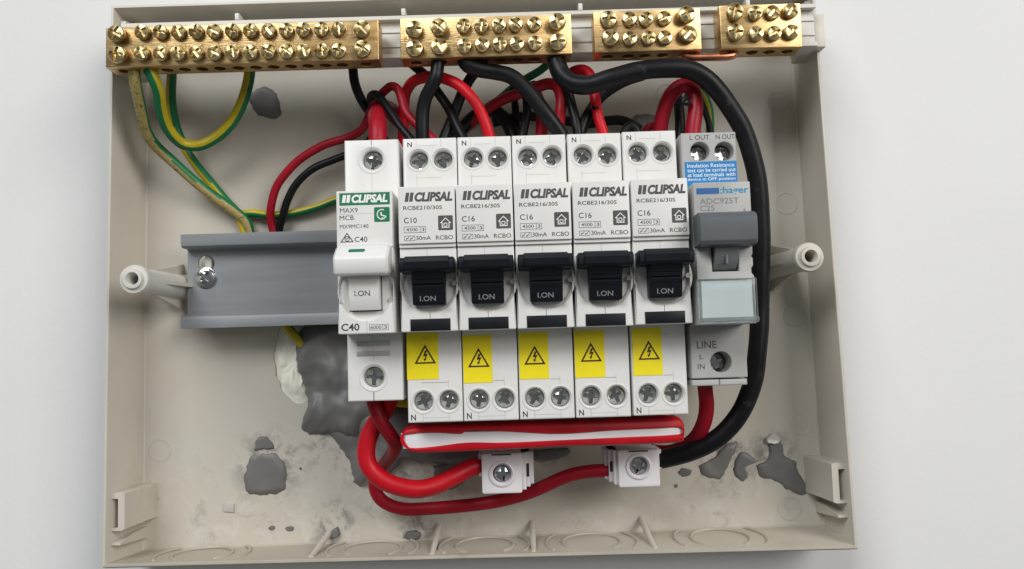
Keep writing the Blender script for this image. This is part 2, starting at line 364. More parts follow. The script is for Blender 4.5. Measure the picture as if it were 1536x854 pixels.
# small moulded corner gussets and pips along the top wall
for x in (-64, -2.5, 63, 125):
    mb = MB(); mb.box(x-.8, x+.8, 95.5, 98.2, FZ, 15.8, 0.4); ebuild(mb, 'pip', 'abs_light')
for s, x, y in ((1, -107.5, 97), (-1, 148.6, 97)):
    mb = MB(); i = mb.add([(x, y, FZ), (x+s*7, y, FZ), (x, y-16, FZ), (x, y, 14), (x+s*2, y, 14), (x, y-4, 14)])
    mb.face((i[0], i[1], i[4], i[3])); mb.face((i[1], i[2], i[5], i[4])); mb.face((i[0], i[2], i[5], i[3])); mb.face((i[3], i[4], i[5])); ebuild(mb, 'corner_gusset', 'abs_beige')
# terminal carrier: a channel across the top of the box
YB, YT = 75.4, 90.6
mb = MB()
pr = [(YB, 17.0), (YB, 27.0), (YB+1.3, 27.0), (YB+1.3, 24.4), (YB+4.6, 24.4), (YB+4.6, 24.9), (YB+5.3, 24.9), (YB+5.3, 24.4), (YT-5.3, 24.4), (YT-5.3, 24.9), (YT-4.6, 24.9), (YT-4.6, 24.4), (YT-1.3, 24.4), (YT-1.3, 27.0), (YT, 27.0), (YT, 17.0), (YT-1.4, 17), (YT-1.4, 22.8), (YB+1.4, 22.8), (YB+1.4, 17)]
mb.extr(pr, -101.4, 145.6, 0.15)
ebuild(mb, 'terminal_carrier', 'abs_light')
for x0, x1, zt in ((-109.4, -100.6, 20.5), (144.0, 150.4, 21.5)):
    mb = MB(); mb.box(x0, x1, YB+1.5, YT-1.5, 4, zt, 0.3); ebuild(mb, 'carrier_foot', 'abs_beige')

# filler seen through the torn opening
mb = MB(); cx, cy = sum(p[0] for p in opening)/len(opening), sum(p[1] for p in opening)/len(opening)
rings = []
for t in (1.12, .95, .85, .75, .65, .5, .4, .25, .12):
    rings.append(mb.add([(cx+(x-cx)*t, cy+(y-cy)*t, -8.4+2.6*min(1,(1.12-t)*2)+0.9*noise.noise((x*.25*t, y*.25*t, t*2))+.7*noise.noise((x*.9*t, y*.9*t, t*5))) for x, y in opening]))
for a, b in zip(rings, rings[1:]): mb.strip(a, b)
mb.face(rings[-1])
tag(mb.build('plaster_filler', 'plaster_cream', origin=(cx, cy, -9), sharp=60), 'pale cream filler showing through the torn hole left of the grey sealant', 'filler')

# ---------------------------------------------------------------- DIN rail
rail = thing('din_rail', 'grey metal mounting rail with rolled edges carrying the breakers', 'mounting rail', (20, 0, 0))
RLO = (20, 0, 0)
mb = MB()
slot = [(-80.9+3.2*math.cos(a), 7.2+3.2*math.sin(a)) for a in [math.radians(d) for d in range(-40, 221, 20)]]+[(-82.6, 1.0), (-80.9, -1.0), (-79.2, 1.0)]
mb.slab([(-88, -12.4), (130, -12.4), (130, 12.4), (-88, 12.4)], 0.0, 1.0, 0, [(slot, 1.0, 0)])
for s in (1, -1):
    f = [(12.4, 0.0), (13.4, 0.3), (13.6, 1.2), (13.6, 5.6), (14.0, 6.4), (14.8, 6.6), (17.5, 6.6), (17.5, 7.6), (14.4, 7.6), (13.2, 7.1), (12.6, 6.0), (12.6, 1.5), (12.2, 1.0)]
    mb.extr([(s*y, z) for y, z in f], -88, 130)
put('rail_profile', mb.mesh('rail_profile', 'din_grey', RLO), rail)

# ---------------------------------------------------------------- screws
def plus(r, w, ph=0.0, flare=1.0):
    pts = []
    for k in range(4):
        a = ph+k*math.pi/2
        for u, v in ((w, -w), (r, -w*flare), (r, w*flare)):
            if u == w and k >= 0: pts.append((w*math.cos(a)+w*math.sin(a), w*math.sin(a)-w*math.cos(a)))
            else: pts.append((u*math.cos(a)-v*math.sin(a), u*math.sin(a)+v*math.cos(a)))
    return pts
def screw_mesh(name, r, h, m, stem=0, pr=0.74, pw=0.17, depth=0.8, dome=0.35):
    mb = MB()
    if stem: mb.lathe([(r*.62, -stem), (r*.62, 0.05)], n=20, cap1=False)
    crown = lambda rho: h-dome*(rho/r)**2
    out = circ(0, 0, r, 28); a = mb.add([(x, y, 0) for x, y in out]); mb.face(a)
    for f, z in ((1.0, h-dome-.35), (.97, h-dome-.12), (.90, crown(.90*r)), (.88, crown(.88*r))):
        q = mb.add([(x*f, y*f, z) for x, y in out]); mb.strip(a, q); a = q
    pl = plus(r*pr, r*pw, 0.2, 0.85); p0 = mb.add([(x, y, crown(math.hypot(x, y))) for x, y in pl]); mb.cap([a, p0])
    pi = plus(r*pr*.82, r*pw*.85, 0.2, 0.8); p1 = mb.add([(x, y, h-depth) for x, y in pi]); mb.strip(p0, p1); mb.cap([p1])
    return mb.mesh(name, m, sharp=28)
SM_BR = screw_mesh('brass_screw', 2.55, 1.9, 'brass_screw', stem=2.2, pr=.84, pw=.19, dome=.6, depth=1.5)
SM_BIG = screw_mesh('brass_screw', 2.95, 2.2, 'brass_screw', stem=2.6, pr=.84, pw=.18, dome=.7, depth=1.7)
SM_ST = screw_mesh('terminal_screw', 3.05, 1.5, 'steel', pr=.82, pw=.24, dome=.85, depth=1.4)
SM_ST3 = screw_mesh('terminal_screw', 3.3, 1.6, 'steel', pr=.82, pw=.22, dome=.9, depth=1.5)
SM_CON = screw_mesh('clamp_screw', 3.0, 1.6, 'zinc_bright', pr=.86, pw=.26, dome=.7, depth=1.5)
SM_FIX = screw_mesh('fixing_screw', 3.5, 1.8, 'zinc_bright', pr=.66, pw=.2, dome=.8, depth=1.6)
def screw(me, parent, loc, origin=(0, 0, 0), tilt=0.05, name=None, spin=None):
    o = put(name or me.name.split('.')[0], me, parent, (loc[0]-origin[0], loc[1]-origin[1], loc[2]-origin[2]))
    o.rotation_euler = (random.uniform(-tilt, tilt), random.uniform(0, 6.3) if spin is None else spin, random.uniform(-tilt, tilt)); return o
mb = MB(); mb.lathe([(4.0, 1.02), (4.0, 1.5), (3.9, 1.55)], -80.9, 1.6, 28); put('washer', mb.mesh('washer', 'zinc_bright', RLO), rail)
screw(SM_FIX, rail, (-80.9, 1.9, 1.5), RLO)

# ---------------------------------------------------------------- terminal bars
BZ0, BZ1 = 27.2, 36.0
def bar(name_label, x0, x1, y0, y1, ups, lows, group_label, digits=(), big=()):
    o = (0.5*(x0+x1), y0, BZ0)
    t = thing('terminal_bar', name_label, 'terminal bar', o, group_label)
    mb = MB()
    hx = [u[0] for u in ups]
    holes = [(circ(x, 31.4, 2.0, 16), 5.5, 0.1) for x in hx]
    mb.slab(rect(x0, x1, BZ0, BZ1, 0.35, 2), -y1, -y0, 0.3, holes, ax=lambda u, v, w: (u, -w, v), back=True)
    put('block', mb.mesh('block', 'brass', o), t)
    for row in (ups, lows):
        for i, (x, y) in enumerate(row):
            b = i in big or (i-len(row)) in big
            # the hole sits a little lower than the lifted head as seen from below the bar
            screw(SM_BIG if b else SM_BR, t, (x, y, BZ1+(random.uniform(.9, 1.6) if b else random.uniform(.35, .9))), o, tilt=0.09)
    for x, s in digits:
        wd = 0.9*len(s); letters(s, (x-wd-o[0], x+wd-o[0], 0.5*(y0+y1)-1.1-o[1]-0.2, 0.5*(y0+y1)+0.9-o[1]-.2), BZ1+0.03-o[2], 'brass_dark', t, name='stamped_number')
    return t
B1U = [(-97.5, 82.6), (-88.9, 83.2), (-82.8, 83.0), (-76.7, 82.9), (-70.6, 82.9), (-64.5, 82.7), (-58.1, 82.6), (-52.0, 82.6), (-45.9, 82.4), (-39.8, 82.3), (-33.9, 82.3), (-27.8, 82.3), (-21.9, 82.3), (-13.7, 81.8)]
B1L = [(-97.0, 75.2), (-89.1, 75.7), (-82.5, 75.3), (-76.7, 75.3), (-70.6, 75.2), (-64.2, 75.1), (-58.1, 75.1), (-52.0, 75.0), (-45.9, 75.1), (-39.8, 75.0), (-34.0, 74.9), (-27.6, 74.8), (-22.0, 74.7), (-13.7, 74.7)]
bar('longest brass terminal bar at top left with two rows of fourteen screws', -102.0, -8.5, 71.6, 85.4, B1U, B1L, 'brass terminal bars', [(B1U[k][0]+1.5, str(k)) for k in range(2, 13)]+[(B1U[13][0]+4.2, 'E')], big=(0, -1))
B2U = [(3.8, 81.2), (12.4, 81.5), (20.7, 82.0), (26.8, 81.9), (32.8, 81.9), (38.5, 82.0), (44.8, 82.0), (52.7, 82.1)]
B2L = [(3.8, 74.5), (12.4, 74.8), (20.8, 75.1), (26.9, 75.1), (32.9, 75.2), (38.6, 75.1), (44.8, 75.2), (52.7, 75.1)]
bar('second brass terminal bar with two rows of eight screws and black cables below', -1.2, 57.6, 71.6, 85.6, B2U, B2L, 'brass terminal bars', [(1.2, 'N')], big=(0, 1, -1))
B3U = [(70.1, 82.7), (77.3, 82.7), (83.1, 82.4), (89.3, 82.7), (96.8, 83.3)]
B3L = [(70.5, 76.1), (77.3, 75.7), (83.5, 75.8), (89.2, 75.8), (97.1, 76.6)]
bar('third brass terminal bar with two rows of five screws', 65.3, 102.0, 71.8, 86.2, B3U, B3L, 'brass terminal bars', big=(0, -1))
B4U = [(113.2, 83.8), (120.4, 83.5), (126.4, 83.7), (132.6, 83.9)]
B4L = [(113.1, 76.9), (120.4, 76.3), (126.4, 76.2), (132.5, 76.5)]
bar('shortest brass terminal bar at top right with two rows of four screws', 108.6, 136.6, 71.8, 87.0, B4U, B4L, 'brass terminal bars', big=(0,))
mb = MB(); mb.tube(catmull([(97.1, 76.7, 31.4), (96.7, 73.3, 31.4), (96.9, 71.4, 32.2), (98.8, 70.5, 32.6), (104.4, 70.3, 32.6), (111.8, 70.3, 32.6), (114.0, 71.3, 32.2), (114.8, 73.3, 31.4), (115.2, 76.6, 31.4)], 0.6), 1.35, 16)
tag(mb.build('copper_link', 'copper'), 'bare copper wire link joining the two right hand brass bars', 'wire link')

# ---------------------------------------------------------------- breakers
def logo(bars_box, word_box, z, m, parent):
    x0, x1, y0, y1 = bars_box; h = y1-y0; sh = 0.16*h; mb = MB(); wv = x1-x0
    wd = (wv-sh)*0.44
    flat(mb, [(x0, y0), (x0+wd, y0), (x0+wd+sh, y1), (x0+sh, y1)], z)
    flat(mb, [(x1-wd-sh, y0), (x1-sh, y0), (x1, y1), (x1-wd, y1)], z)
    put('logo_bars', mb.mesh('logo_bars', m), parent)
    letters('CLIPSAL', word_box, z, m, parent, shear=0.2, bold=0.05, name='logo_word')
def strip(parent, name, m, rects, z):
    mb = MB()
    for r in rects: flat(mb, rect(*r), z)
    return put(name, mb.mesh(name, m), parent)
def house_icon(parent, x0, x1, y0, y1, z):
    mb = MB(); flat(mb, rect(x0, x1, y0, y1, .35), z); p = put('house_symbol', mb.mesh('house_symbol', 'print_grey'), parent)
    s = (x1-x0); X = lambda u: x0+u*s; Y = lambda v: y0+v*(y1-y0); mb = MB()
    hs = [(.24, .16), (.24, .48), (.12, .48), (.5, .86), (.88, .48), (.76, .48), (.76, .16)]
    o = [(X(a), Y(b)) for a, b in hs]; frame_poly(mb, o, 0.055*s, z+.03)
    frame_poly(mb, rect(X(.36), X(.62), Y(.24), Y(.5), .3), .05*s, z+.03)
    put('house_outline', mb.mesh('house_outline', 'print_white'), p)
def bolt_sticker(parent, bx, tri, z):
    mb = MB(); i = [(bx[0], bx[2]), (bx[1], bx[2]), (bx[1], bx[3]), (bx[0], bx[3])]
    mb.slab(i, z, z+0.12, 0.0); st = put('warning_sticker', mb.mesh('warning_sticker', 'sticker_yellow'), parent)
    x0, x1, y0, y1 = tri; xm = (x0+x1)/2; T = [(x0-.1, y0), (x1+.1, y0), (xm, y1+.15)]; mb = MB(); frame_poly(mb, T, 0.5, z+.16)
    put('warning_triangle', mb.mesh('warning_triangle', 'print_maroon'), st)
    B = [(.50, .70), (.62, .72), (.52, .50), (.64, .53), (.52, .26), (.57, .27), (.47, .12), (.42, .28), (.47, .27), (.52, .42), (.40, .38)]
    mb = MB(); flat(mb, [(x0+(x1-x0)*u, y0+(y1-y0)*v) for u, v in B], z+.16); put('lightning_bolt', mb.mesh('lightning_bolt', 'print_maroon'), st)
    return st
DW = 17.55; SZ = 45.0
def make_rcbo(loc, rating, code, sticker, tri, label, nup, nlow):
    t = thing('residual_current_breaker', label, 'circuit breaker', loc, 'white breakers with black switches')
    YT_, YB_ = 41.4, -50.9; t.rotation_euler = (0, random.uniform(-.003, .003), 0)
    mb = MB()
    up = [(5.05, 34.3), (13.05, 34.3)]; lo = [(4.95, -44.2), (13.15, -44.2)]
    holes = [(circ(x, y, 3.12, 28), 6.0, 0.35) for x, y in up+lo]
    mb.slab(rect(0, DW, YB_, YT_, .25, 2), 1.5, SZ, 0.35, holes)
    for x, y in up+lo: mb.lathe([(4.05, SZ-.01), (3.95, SZ+.2), (3.6, SZ+.2), (3.44, SZ-.05)], x, y, 28, cap1=False)
    put('housing', mb.mesh('housing', 'device_white'), t)
    for x, y in up+lo: screw(SM_ST, t, (x, y, SZ-3.9), tilt=0.1)
    # nose
    mb = MB()
    dish = [(9.0+8.15*math.cos(a), min(-1.0+.05*math.cos(a), -7.6+8.3*math.sin(a))) for a in [2*math.pi*k/40 for k in range(40)]]
    mb.slab(rect(0.05, DW-.05, -22.1, 3.7, .3, 2), SZ-1, 57.4, 0.3, [(dish, 1.6, 0.9)])
    mb.slab(rect(0.05, DW-.05, 3.72, 22.7, .3, 2), SZ-1, 58.2, 0.25)
    nose = put('front_housing', mb.mesh('front_housing', 'device_white'), t)
    mb = MB(); mb.slab(rect(0.05, DW-.05, 4.9, 22.7, .3, 2), 58.1, 59.0, 0.25); lab = put('label_panel', mb.mesh('label_panel', 'device_white'), t)
    # switch
    mb = MB()
    mb.extr([(0.3, 56), (0.5, 63.6), (0.25, 65.0), (-.4, 65.9), (-1.4, 66.3), (-3.4, 66.0), (-4.1, 65.5), (-4.35, 64.6), (-4.3, 56)], 2.3, 15.7, 0.25)
    mb.extr([(0.0, 56), (0.1, 63.6), (-.2, 64.9), (-.9, 65.6), (-1.6, 65.8), (-3.5, 65.5), (-4.1, 65.0), (-4.25, 64.2), (-4.2, 56)], 0.6, 17.2, 0.3)
    sw = put('switch', mb.mesh('switch', 'switch_black', sharp=25), t)
    mb = MB()
    mb.extr([(-3.8, 56), (-3.8, 64.8), (-5.0, 63.9), (-5.9, 63.0), (-6.3, 62.9), (-6.5, 62.5), (-7.7, 62.2), (-8.0, 61.4), (-8.5, 61.4), (-8.75, 62.1), (-9.4, 61.9), (-9.7, 61.5), (-13.7, 60.4), (-14.1, 60.0), (-14.1, 56)], 4.1, 14.05, 0.25)
    lv = put('lever', mb.mesh('lever', 'switch_black', sharp=20), sw)
    letters('I.ON', (6.35, 11.2, -13.0, -11.4), lambda y: 61.5-(-9.7-y)*0.275+0.04, 'print_switch', sw, bold=0.012)
    mb = MB(); mb.box(2.9, 15.2, -21.95, -18.25, 57.2, 57.75, 0.2); put('indicator_window', mb.mesh('indicator_window', 'switch_black'), t)
    strip(t, 'housing_seam', 'seam_dark', [(8.93, 9.07, -18.25, -16.3)], 57.43)
    strip(t, 'housing_seam', 'seam_light', [(8.4, 8.52, 0.4, 3.5)], 57.44)
    mb = MB(); mb.lathe([(0.85, 57.3), (0.8, 57.55), (0.55, 57.55), (0.5, 57.45)], 16.75, -7.4, 16); put('rivet', mb.mesh('rivet', 'seam_light'), t)
    strip(t, 'housing_seam', 'seam_light', [(4.35, 4.45, 38.3, 41.0), (12.4, 12.5, 38.2, 41.0), (4.4, 12.4, 28.2, 28.3), (4.35, 4.45, 25, 29.2), (5.6, 11, 38.9, 39.0)], SZ+.03)
    strip(t, 'housing_seam', 'seam_dark', [(nlow, 13.1, -38.36, -38.24)], SZ+.03)
    strip(t, 'housing_seam', 'seam_light', [(13.1, 13.2, -40.2, -37.2), (4.7, 4.82, -50.6, -48.1), (13.1, 13.2, -50.6, -48.1), (4.8, 13.1, -49.55, -49.45)], SZ+.03)
    letters('N', (1.5, 3.0, 38.6, 40.2), SZ+.04, 'print_dark', t, bold=.02); letters('N', (0.95, 2.5, -50.2, -48.3), SZ+.04, 'print_dark', t, bold=.02)
    z = 59.04
    logo((2.06, 4.93, 17.96, 20.8), (5.13, 16.85, 17.85, 20.85), z, 'print_grey', lab)
    letters(code, (1.6, 13.55, 15.4, 16.6), z, 'print_dark', lab, bold=.008)
    letters(rating, (1.7, 5.7, 11.26, 13.0), z, 'print_dark', lab)
    mb = MB(); frame_poly(mb, rect(1.65, 8.4, 8.26, 10.2), .13, z); flat(mb, rect(6.6, 6.73, 8.38, 10.1), z); frame_poly(mb, rect(1.75, 5.05, 5.8, 7.36), .12, z)
    for k in range(2): flat(mb, rect(2.2+1.2*k, 3.0+1.2*k, 6.4, 6.55), z); 
    flat(mb, [(2.1, 6.0), (2.3, 6.0), (3.4, 7.2), (3.2, 7.2)], z); flat(mb, [(3.5, 6.0), (3.7, 6.0), (4.7, 7.2), (4.5, 7.2)], z)
    put('rating_box', mb.mesh('rating_box', 'print_grey'), lab)
    letters('4500', (2.4, 5.9, 8.75, 9.75), z, 'print_grey', lab); letters('3', (7.1, 7.95, 8.7, 9.75), z, 'print_grey', lab)
    letters('30mA', (5.4, 9.9, 5.96, 7.27), z, 'print_grey', lab, bold=.008); letters('RCBO', (11.45, 16.75, 5.93, 7.25), z, 'print_grey', lab, bold=.008)
    house_icon(lab, 12.25, 16.8, 8.8, 13.4, z)
    bolt_sticker(t, sticker, tri, SZ+.05)
    return t
make_rcbo((0.15, 0, 0), 'C10', 'RCBE210/30S', (-0.05, 10.1, -37.2, -22.3), (2.5, 9.25, -32.2, -26.2), 'white breaker rated C10 with black switch, right beside the all white breaker', 0, 4.6)
make_rcbo((18.0, 0, 0), 'C16', 'RCBE216/30S', (0.2, 9.45, -38.8, -23.5), (1.8, 8.6, -33.8, -27.8), 'white C16 breaker with black switch directly right of the C10 breaker', 0, 9.6)
make_rcbo((35.9, 0, 0), 'C16', 'RCBE216/30S', (0.3, 9.7, -38.1, -23.2), (1.96, 8.66, -33.5, -27.6), 'white C16 breaker with black switch, middle one of the five, above the left connector', 0, 9.9)
make_rcbo((54.0, 0, 0), 'C16', 'RCBE216/30S', (0.1, 9.75, -38.2, -23.1), (2.07, 8.72, -33.1, -27.1), 'white C16 breaker with black switch, second from the grey breaker', 0, 9.9)
r5 = make_rcbo((72.15, 0.15, 0.2), 'C16', 'RCBE216/30S', (0.5, 9.9, -38.2, -23.0), (2.28, 9.1, -33.2, -27.2), 'white C16 breaker with black switch touching the grey breaker', 0, 10.1)

def make_mcb():
    t = thing('main_breaker', 'all white C40 breaker with green label at the left end', 'circuit breaker', (-19.0, 0, 0))
    mb = MB(); hs = [(9.1, 34.8), (8.3, -36.0)]
    mb.slab(rect(0, 17.7, -43.6, 41.4, .25, 2), 1.5, SZ, .35, [(circ(x, y, 3.35, 30), 6.0, .5) for x, y in hs])
    for x, y in hs: mb.lathe([(4.75, SZ-.01), (4.6, SZ+.2), (4.2, SZ+.2), (3.95, SZ-.05)], x, y, 30, cap1=False)
    put('housing', mb.mesh('housing', 'device_white'), t)
    for x, y in hs: screw(SM_ST3, t, (x, y, SZ-3.6), tilt=.1)
    mb = MB(); dish = [(8.6+8.0*math.cos(a), -9.2+8.9*math.sin(a)) for a in [2*math.pi*k/44 for k in range(44)]]
    mb.slab(rect(0.1, 17.3, -22.2, 4.2, .3, 2), SZ-1, 58.6, .3, [(dish, .9, .5)])
    mb.slab(rect(0.1, 17.3, 4.22, 21.9, .3, 2), SZ-1, 59.0, .3)
    nose = put('front_housing', mb.mesh('front_housing', 'device_white'), t)
    z = 59.04
    mb = MB(); flat(mb, rect(1.1, 16.65, 17.35, 21.2), z); p = put('green_panel', mb.mesh('green_panel', 'print_green'), t)
    logo((1.85, 4.6, 18.2, 20.6), (4.85, 15.95, 18.05, 20.65), z+.03, 'print_white', p)
    letters('MAX9', (1.25, 6.7, 15.1, 16.55), z, 'print_dark', t, bold=0); letters('MCB', (1.1, 5.5, 12.8, 14.25), z, 'print_dark', t, bold=0)
    letters('MX9MC140', (1.1, 9.95, 10.2, 11.4), z, 'print_dark', t, bold=0); strip(t, 'divider', 'seam_light', [(1.2, 11.3, 14.62, 14.7)], z)
    mb = MB(); flat(mb, rect(11.75, 16.55, 11.95, 16.55, .4), z); g = put('green_symbol', mb.mesh('green_symbol', 'print_green'), t)
    mb = MB()
    arc = [(14.1+1.55*math.cos(math.radians(a)), 14.3+1.65*math.sin(math.radians(a))) for a in range(60, 331, 15)]
    inn = [(14.1+1.25*math.cos(math.radians(a)), 14.3+1.35*math.sin(math.radians(a))) for a in range(330, 59, -15)]
    flat(mb, arc+inn, z+.03); flat(mb, [(13.6, 14.9), (14.2, 15.0), (14.0, 14.3), (15.6, 13.7), (15.5, 13.4), (13.7, 14.0)], z+.03); flat(mb, [(13.9, 13.0), (14.6, 13.6), (14.4, 13.0)], z+.03)
    put('emblem', mb.mesh('emblem', 'print_white'), g)
    mb = MB(); T = [(1.2, 5.9), (5.4, 5.9), (3.3, 8.9)]; frame_poly(mb, T, .28, z)
    frame_poly(mb, circ(3.3, 7.0, .8, 18), .2, z); flat(mb, [(2.8, 7.1), (3.2, 6.7), (4.1, 7.6), (3.95, 7.75), (3.2, 7.0), (2.95, 7.25)], z+.02)
    put('compliance_mark', mb.mesh('compliance_mark', 'print_dark'), t)
    letters('C40', (5.6, 9.55, 5.9, 7.55), z, 'print_dark', t)
    letters('C40', (1.05, 6.6, -21.3, -19.05), 58.64, 'print_dark', t, bold=.02)
    mb = MB(); frame_poly(mb, rect(9.6, 15.5, -21.3, -19.5), .12, 58.64); flat(mb, rect(13.7, 13.82, -21.2, -19.6), 58.64); put('rating_box', mb.mesh('rating_box', 'print_grey'), t)
    letters('6000', (10.0, 13.3, -20.95, -19.85), 58.64, 'print_grey', t); letters('3', (14.1, 15.0, -20.95, -19.85), 58.64, 'print_grey', t)
    # switch
    mb = MB()
    prof = [(4.6, 57), (4.7, 61.5), (4.1, 63.2), (1.6, 66.5), (0.6, 67.4), (-.6, 67.6), (-4.2, 67.0), (-4.8, 66.4), (-4.9, 65.5), (-4.6, 57)]
    mb.extr(prof, 0.6, 17.0, .7); sw = put('switch', mb.mesh('switch', 'switch_white', sharp=40), t)
    mb = MB(); zf = lambda y: 63.2+(4.1-y)*1.32+.05
    rr = rect(4.9, 9.9, 2.0, 3.1, .5, 4); mb.cap([mb.add([(x, y, zf(y)) for x, y in rr])]); put('indicator_window', mb.mesh('indicator_window', 'print_green'), sw)
    mb = MB()
    rp = [(-3.5, 56), (-3.5, 61.6), (-7, 61.9), (-10, 61.6), (-13, 60.8), (-15.1, 59.7), (-15.1, 56)]
    mb.extr(rp, 3.9, 13.3, .3); put('rocker', mb.mesh('rocker', 'switch_white', sharp=25), sw)
    letters('I.ON', (5.8, 10.5, -10.9, -9.25), lambda y: (61.6-(-10-y)*.2667 if y < -10 else 61.6+(y+10)*0.1)+.06, 'print_grey', sw, bold=.01)
    strip(t, 'switch_gap', 'seam_dark', [(3.6, 3.88, -15.3, -3.9), (13.32, 13.6, -15.3, -3.9), (3.7, 13.5, -15.45, -15.15)], 57.76)
    for y in (-25.2, -28.4):
        mb = MB(); mb.box(3.1, 13.8, y-.75, y+.75, SZ-.1, SZ+.5, .35); put('embossed_bar', mb.mesh('embossed_bar', 'device_grey'), t)
    strip(t, 'housing_seam', 'seam_dark', [(8.8, 8.98, 38.5, 41.2), (8.2, 8.45, -43.5, -40.0)], SZ+.03)
    strip(t, 'housing_seam', 'seam_light', [(8.85, 8.95, 22, 31), (8.3, 8.42, -32, -22.6)], SZ+.03)
    strip(t, 'housing_seam', 'seam_light', [(8.85, 8.97, -22, -18.4)], 58.63)
    mb = MB(); mb.lathe([(0.8, 58.5), (0.75, 58.7), (0.5, 58.7), (0.45, 58.62)], 16.4, -12.0, 16); put('rivet', mb.mesh('rivet', 'seam_light'), t)
    mb = MB(); mb.lathe([(0.5, 58.5), (0.45, 58.7)], .8, -12.4, 12); put('rivet', mb.mesh('rivet', 'seam_light'), t)
    return t
make_mcb()

def make_grey():
    t = thing('residual_current_breaker', 'grey C25 breaker with blue sticker and clear flap at the right end', 'circuit breaker', (91.4, 0, 0))
    mb = MB(); hs = [(6.05, 34.4, 3.1), (14.0, 34.2, 3.1), (9.55, -34.5, 3.35)]
    mb.slab(rect(0, 18.0, -39.6, 40.6, .25, 2), 1.5, SZ, .35, [(circ(x, y, r, 28), 9.0, .25) for x, y, r in hs])
    mb.slab(rect(0.1, 8.9, -42.0, -40.0, .2, 2), 1.5, SZ-.6, .3); mb.slab(rect(9.05, 17.9, -42.0, -40.0, .2, 2), 1.5, SZ-.6, .3)
    put('housing', mb.mesh('housing', 'device_grey'), t)
    for i, (x, y, r) in enumerate(hs): screw(SM_ST, t, (x, y-.3, SZ-(5.2 if i < 2 else 8)), tilt=.1)
    letters('L OUT', (2.9, 9.3, 38.2, 39.8), SZ+.04, 'print_grey', t); letters('N OUT', (11.4, 17.7, 38.2, 39.8), SZ+.04, 'print_grey', t)
    mb = MB(); mb.slab([(0.9, 22.0), (17.9, 22.0), (17.8, 30.9), (0.8, 30.9)], SZ+.02, SZ+.12); s = put('blue_sticker', mb.mesh('blue_sticker', 'print_blue'), t)
    for k, (tx, x1) in enumerate((('Insulation Resistance', 17.0), ('test can be carried out', 17.4), ('at load terminals with', 17.2), ('device in OFF position', 17.2))):
        y = 29.3-k*1.55; letters(tx, (1.6, x1, y-.3, y+.95), SZ+.16, 'print_white', s)
    # nose
    mb = MB()
    mb.slab(rect(0.0, 17.6, 10.5, 21.3, .3, 2), SZ-1, 59.0, .3)
    mb.slab([(0, -22.6), (17.4, -22.6), (17.4, -8), (16.7, -7.2), (16.7, -5.6), (17.3, -4.8), (17.3, -2.6), (16.8, -2.0), (17.3, -1.2), (17.5, 10.48), (0, 10.48)], SZ-1, 59.0, .25, [(rect(4.7, 12.9, -6.5, 9), 4, .2)])
    put('front_housing', mb.mesh('front_housing', 'device_grey'), t)
    z = 59.04
    mb = MB(); flat(mb, rect(.9, 7.95, 17.6, 19.5), z); put('logo_bar', mb.mesh('logo_bar', 'print_navy'), t)
    letters(':hager', (8.3, 17.0, 17.0, 19.8), z, 'print_teal', t, bold=.02, name='logo_word')
    letters('ADC925T', (1.8, 13.9, 14.5, 16.3), z, 'print_pale', t); letters('C25', (1.8, 6.3, 12.35, 14.1), z, 'print_pale', t)
    mb = MB(); flat(mb, [(15.0, 11.6), (15.9, 11.6), (15.45, 13.2)], z); put('arrow_mark', mb.mesh('arrow_mark', 'print_pale'), t)
    mb = MB(); mb.extr([(11.0, 58), (11.2, 63.6), (10.6, 65.2), (9.4, 66.0), (6.5, 66.2), (2.4, 65.6), (1.3, 64.8), (0.9, 63.5), (0.9, 58)], -.35, 17.2, .35)
    sw = put('switch', mb.mesh('switch', 'switch_dark_grey', sharp=22), t)
    mb = MB(); mb.extr([(2.5, 55.2), (2.5, 62), (-1, 61.2), (-4, 59.6), (-5.8, 57.6), (-5.8, 55.2)], 5.1, 12.5, .2)
    mb.box(8.5, 9.2, -4.2, -1.4, 58, 61.0, .2); put('lever', mb.mesh('lever', 'switch_mid_grey', sharp=22), sw)
    mb = MB(); mb.slab(rect(1.0, 16.4, -20.8, -9.4), 59.02, 59.1); put('label_card', mb.mesh('label_card', 'label_pale'), t)
    mb = MB(); mb.slab(rect(-.4, 17.5, -22.3, -8.7, .4, 3), 59.4, 61.4, .5, back=True); mb.box(-.3, 17.4, -22.2, -20.6, 61.3, 62.3, .4, .3); put('clear_flap', mb.mesh('clear_flap', 'acrylic'), t)
    letters('LINE', (2.05, 8.4, -30.0, -27.6), SZ+.04, 'print_grey', t); letters('L', (2.75, 3.95, -33.4, -31.9), SZ+.04, 'print_grey', t); letters('IN', (2.05, 4.25, -36.6, -34.9), SZ+.04, 'print_grey', t)
    strip(t, 'housing_seam', 'seam_light', [(9.0, 9.1, -27.2, -22.8), (0.2, 17.8, -39.3, -39.2)], SZ+.03)
    return t
make_grey()

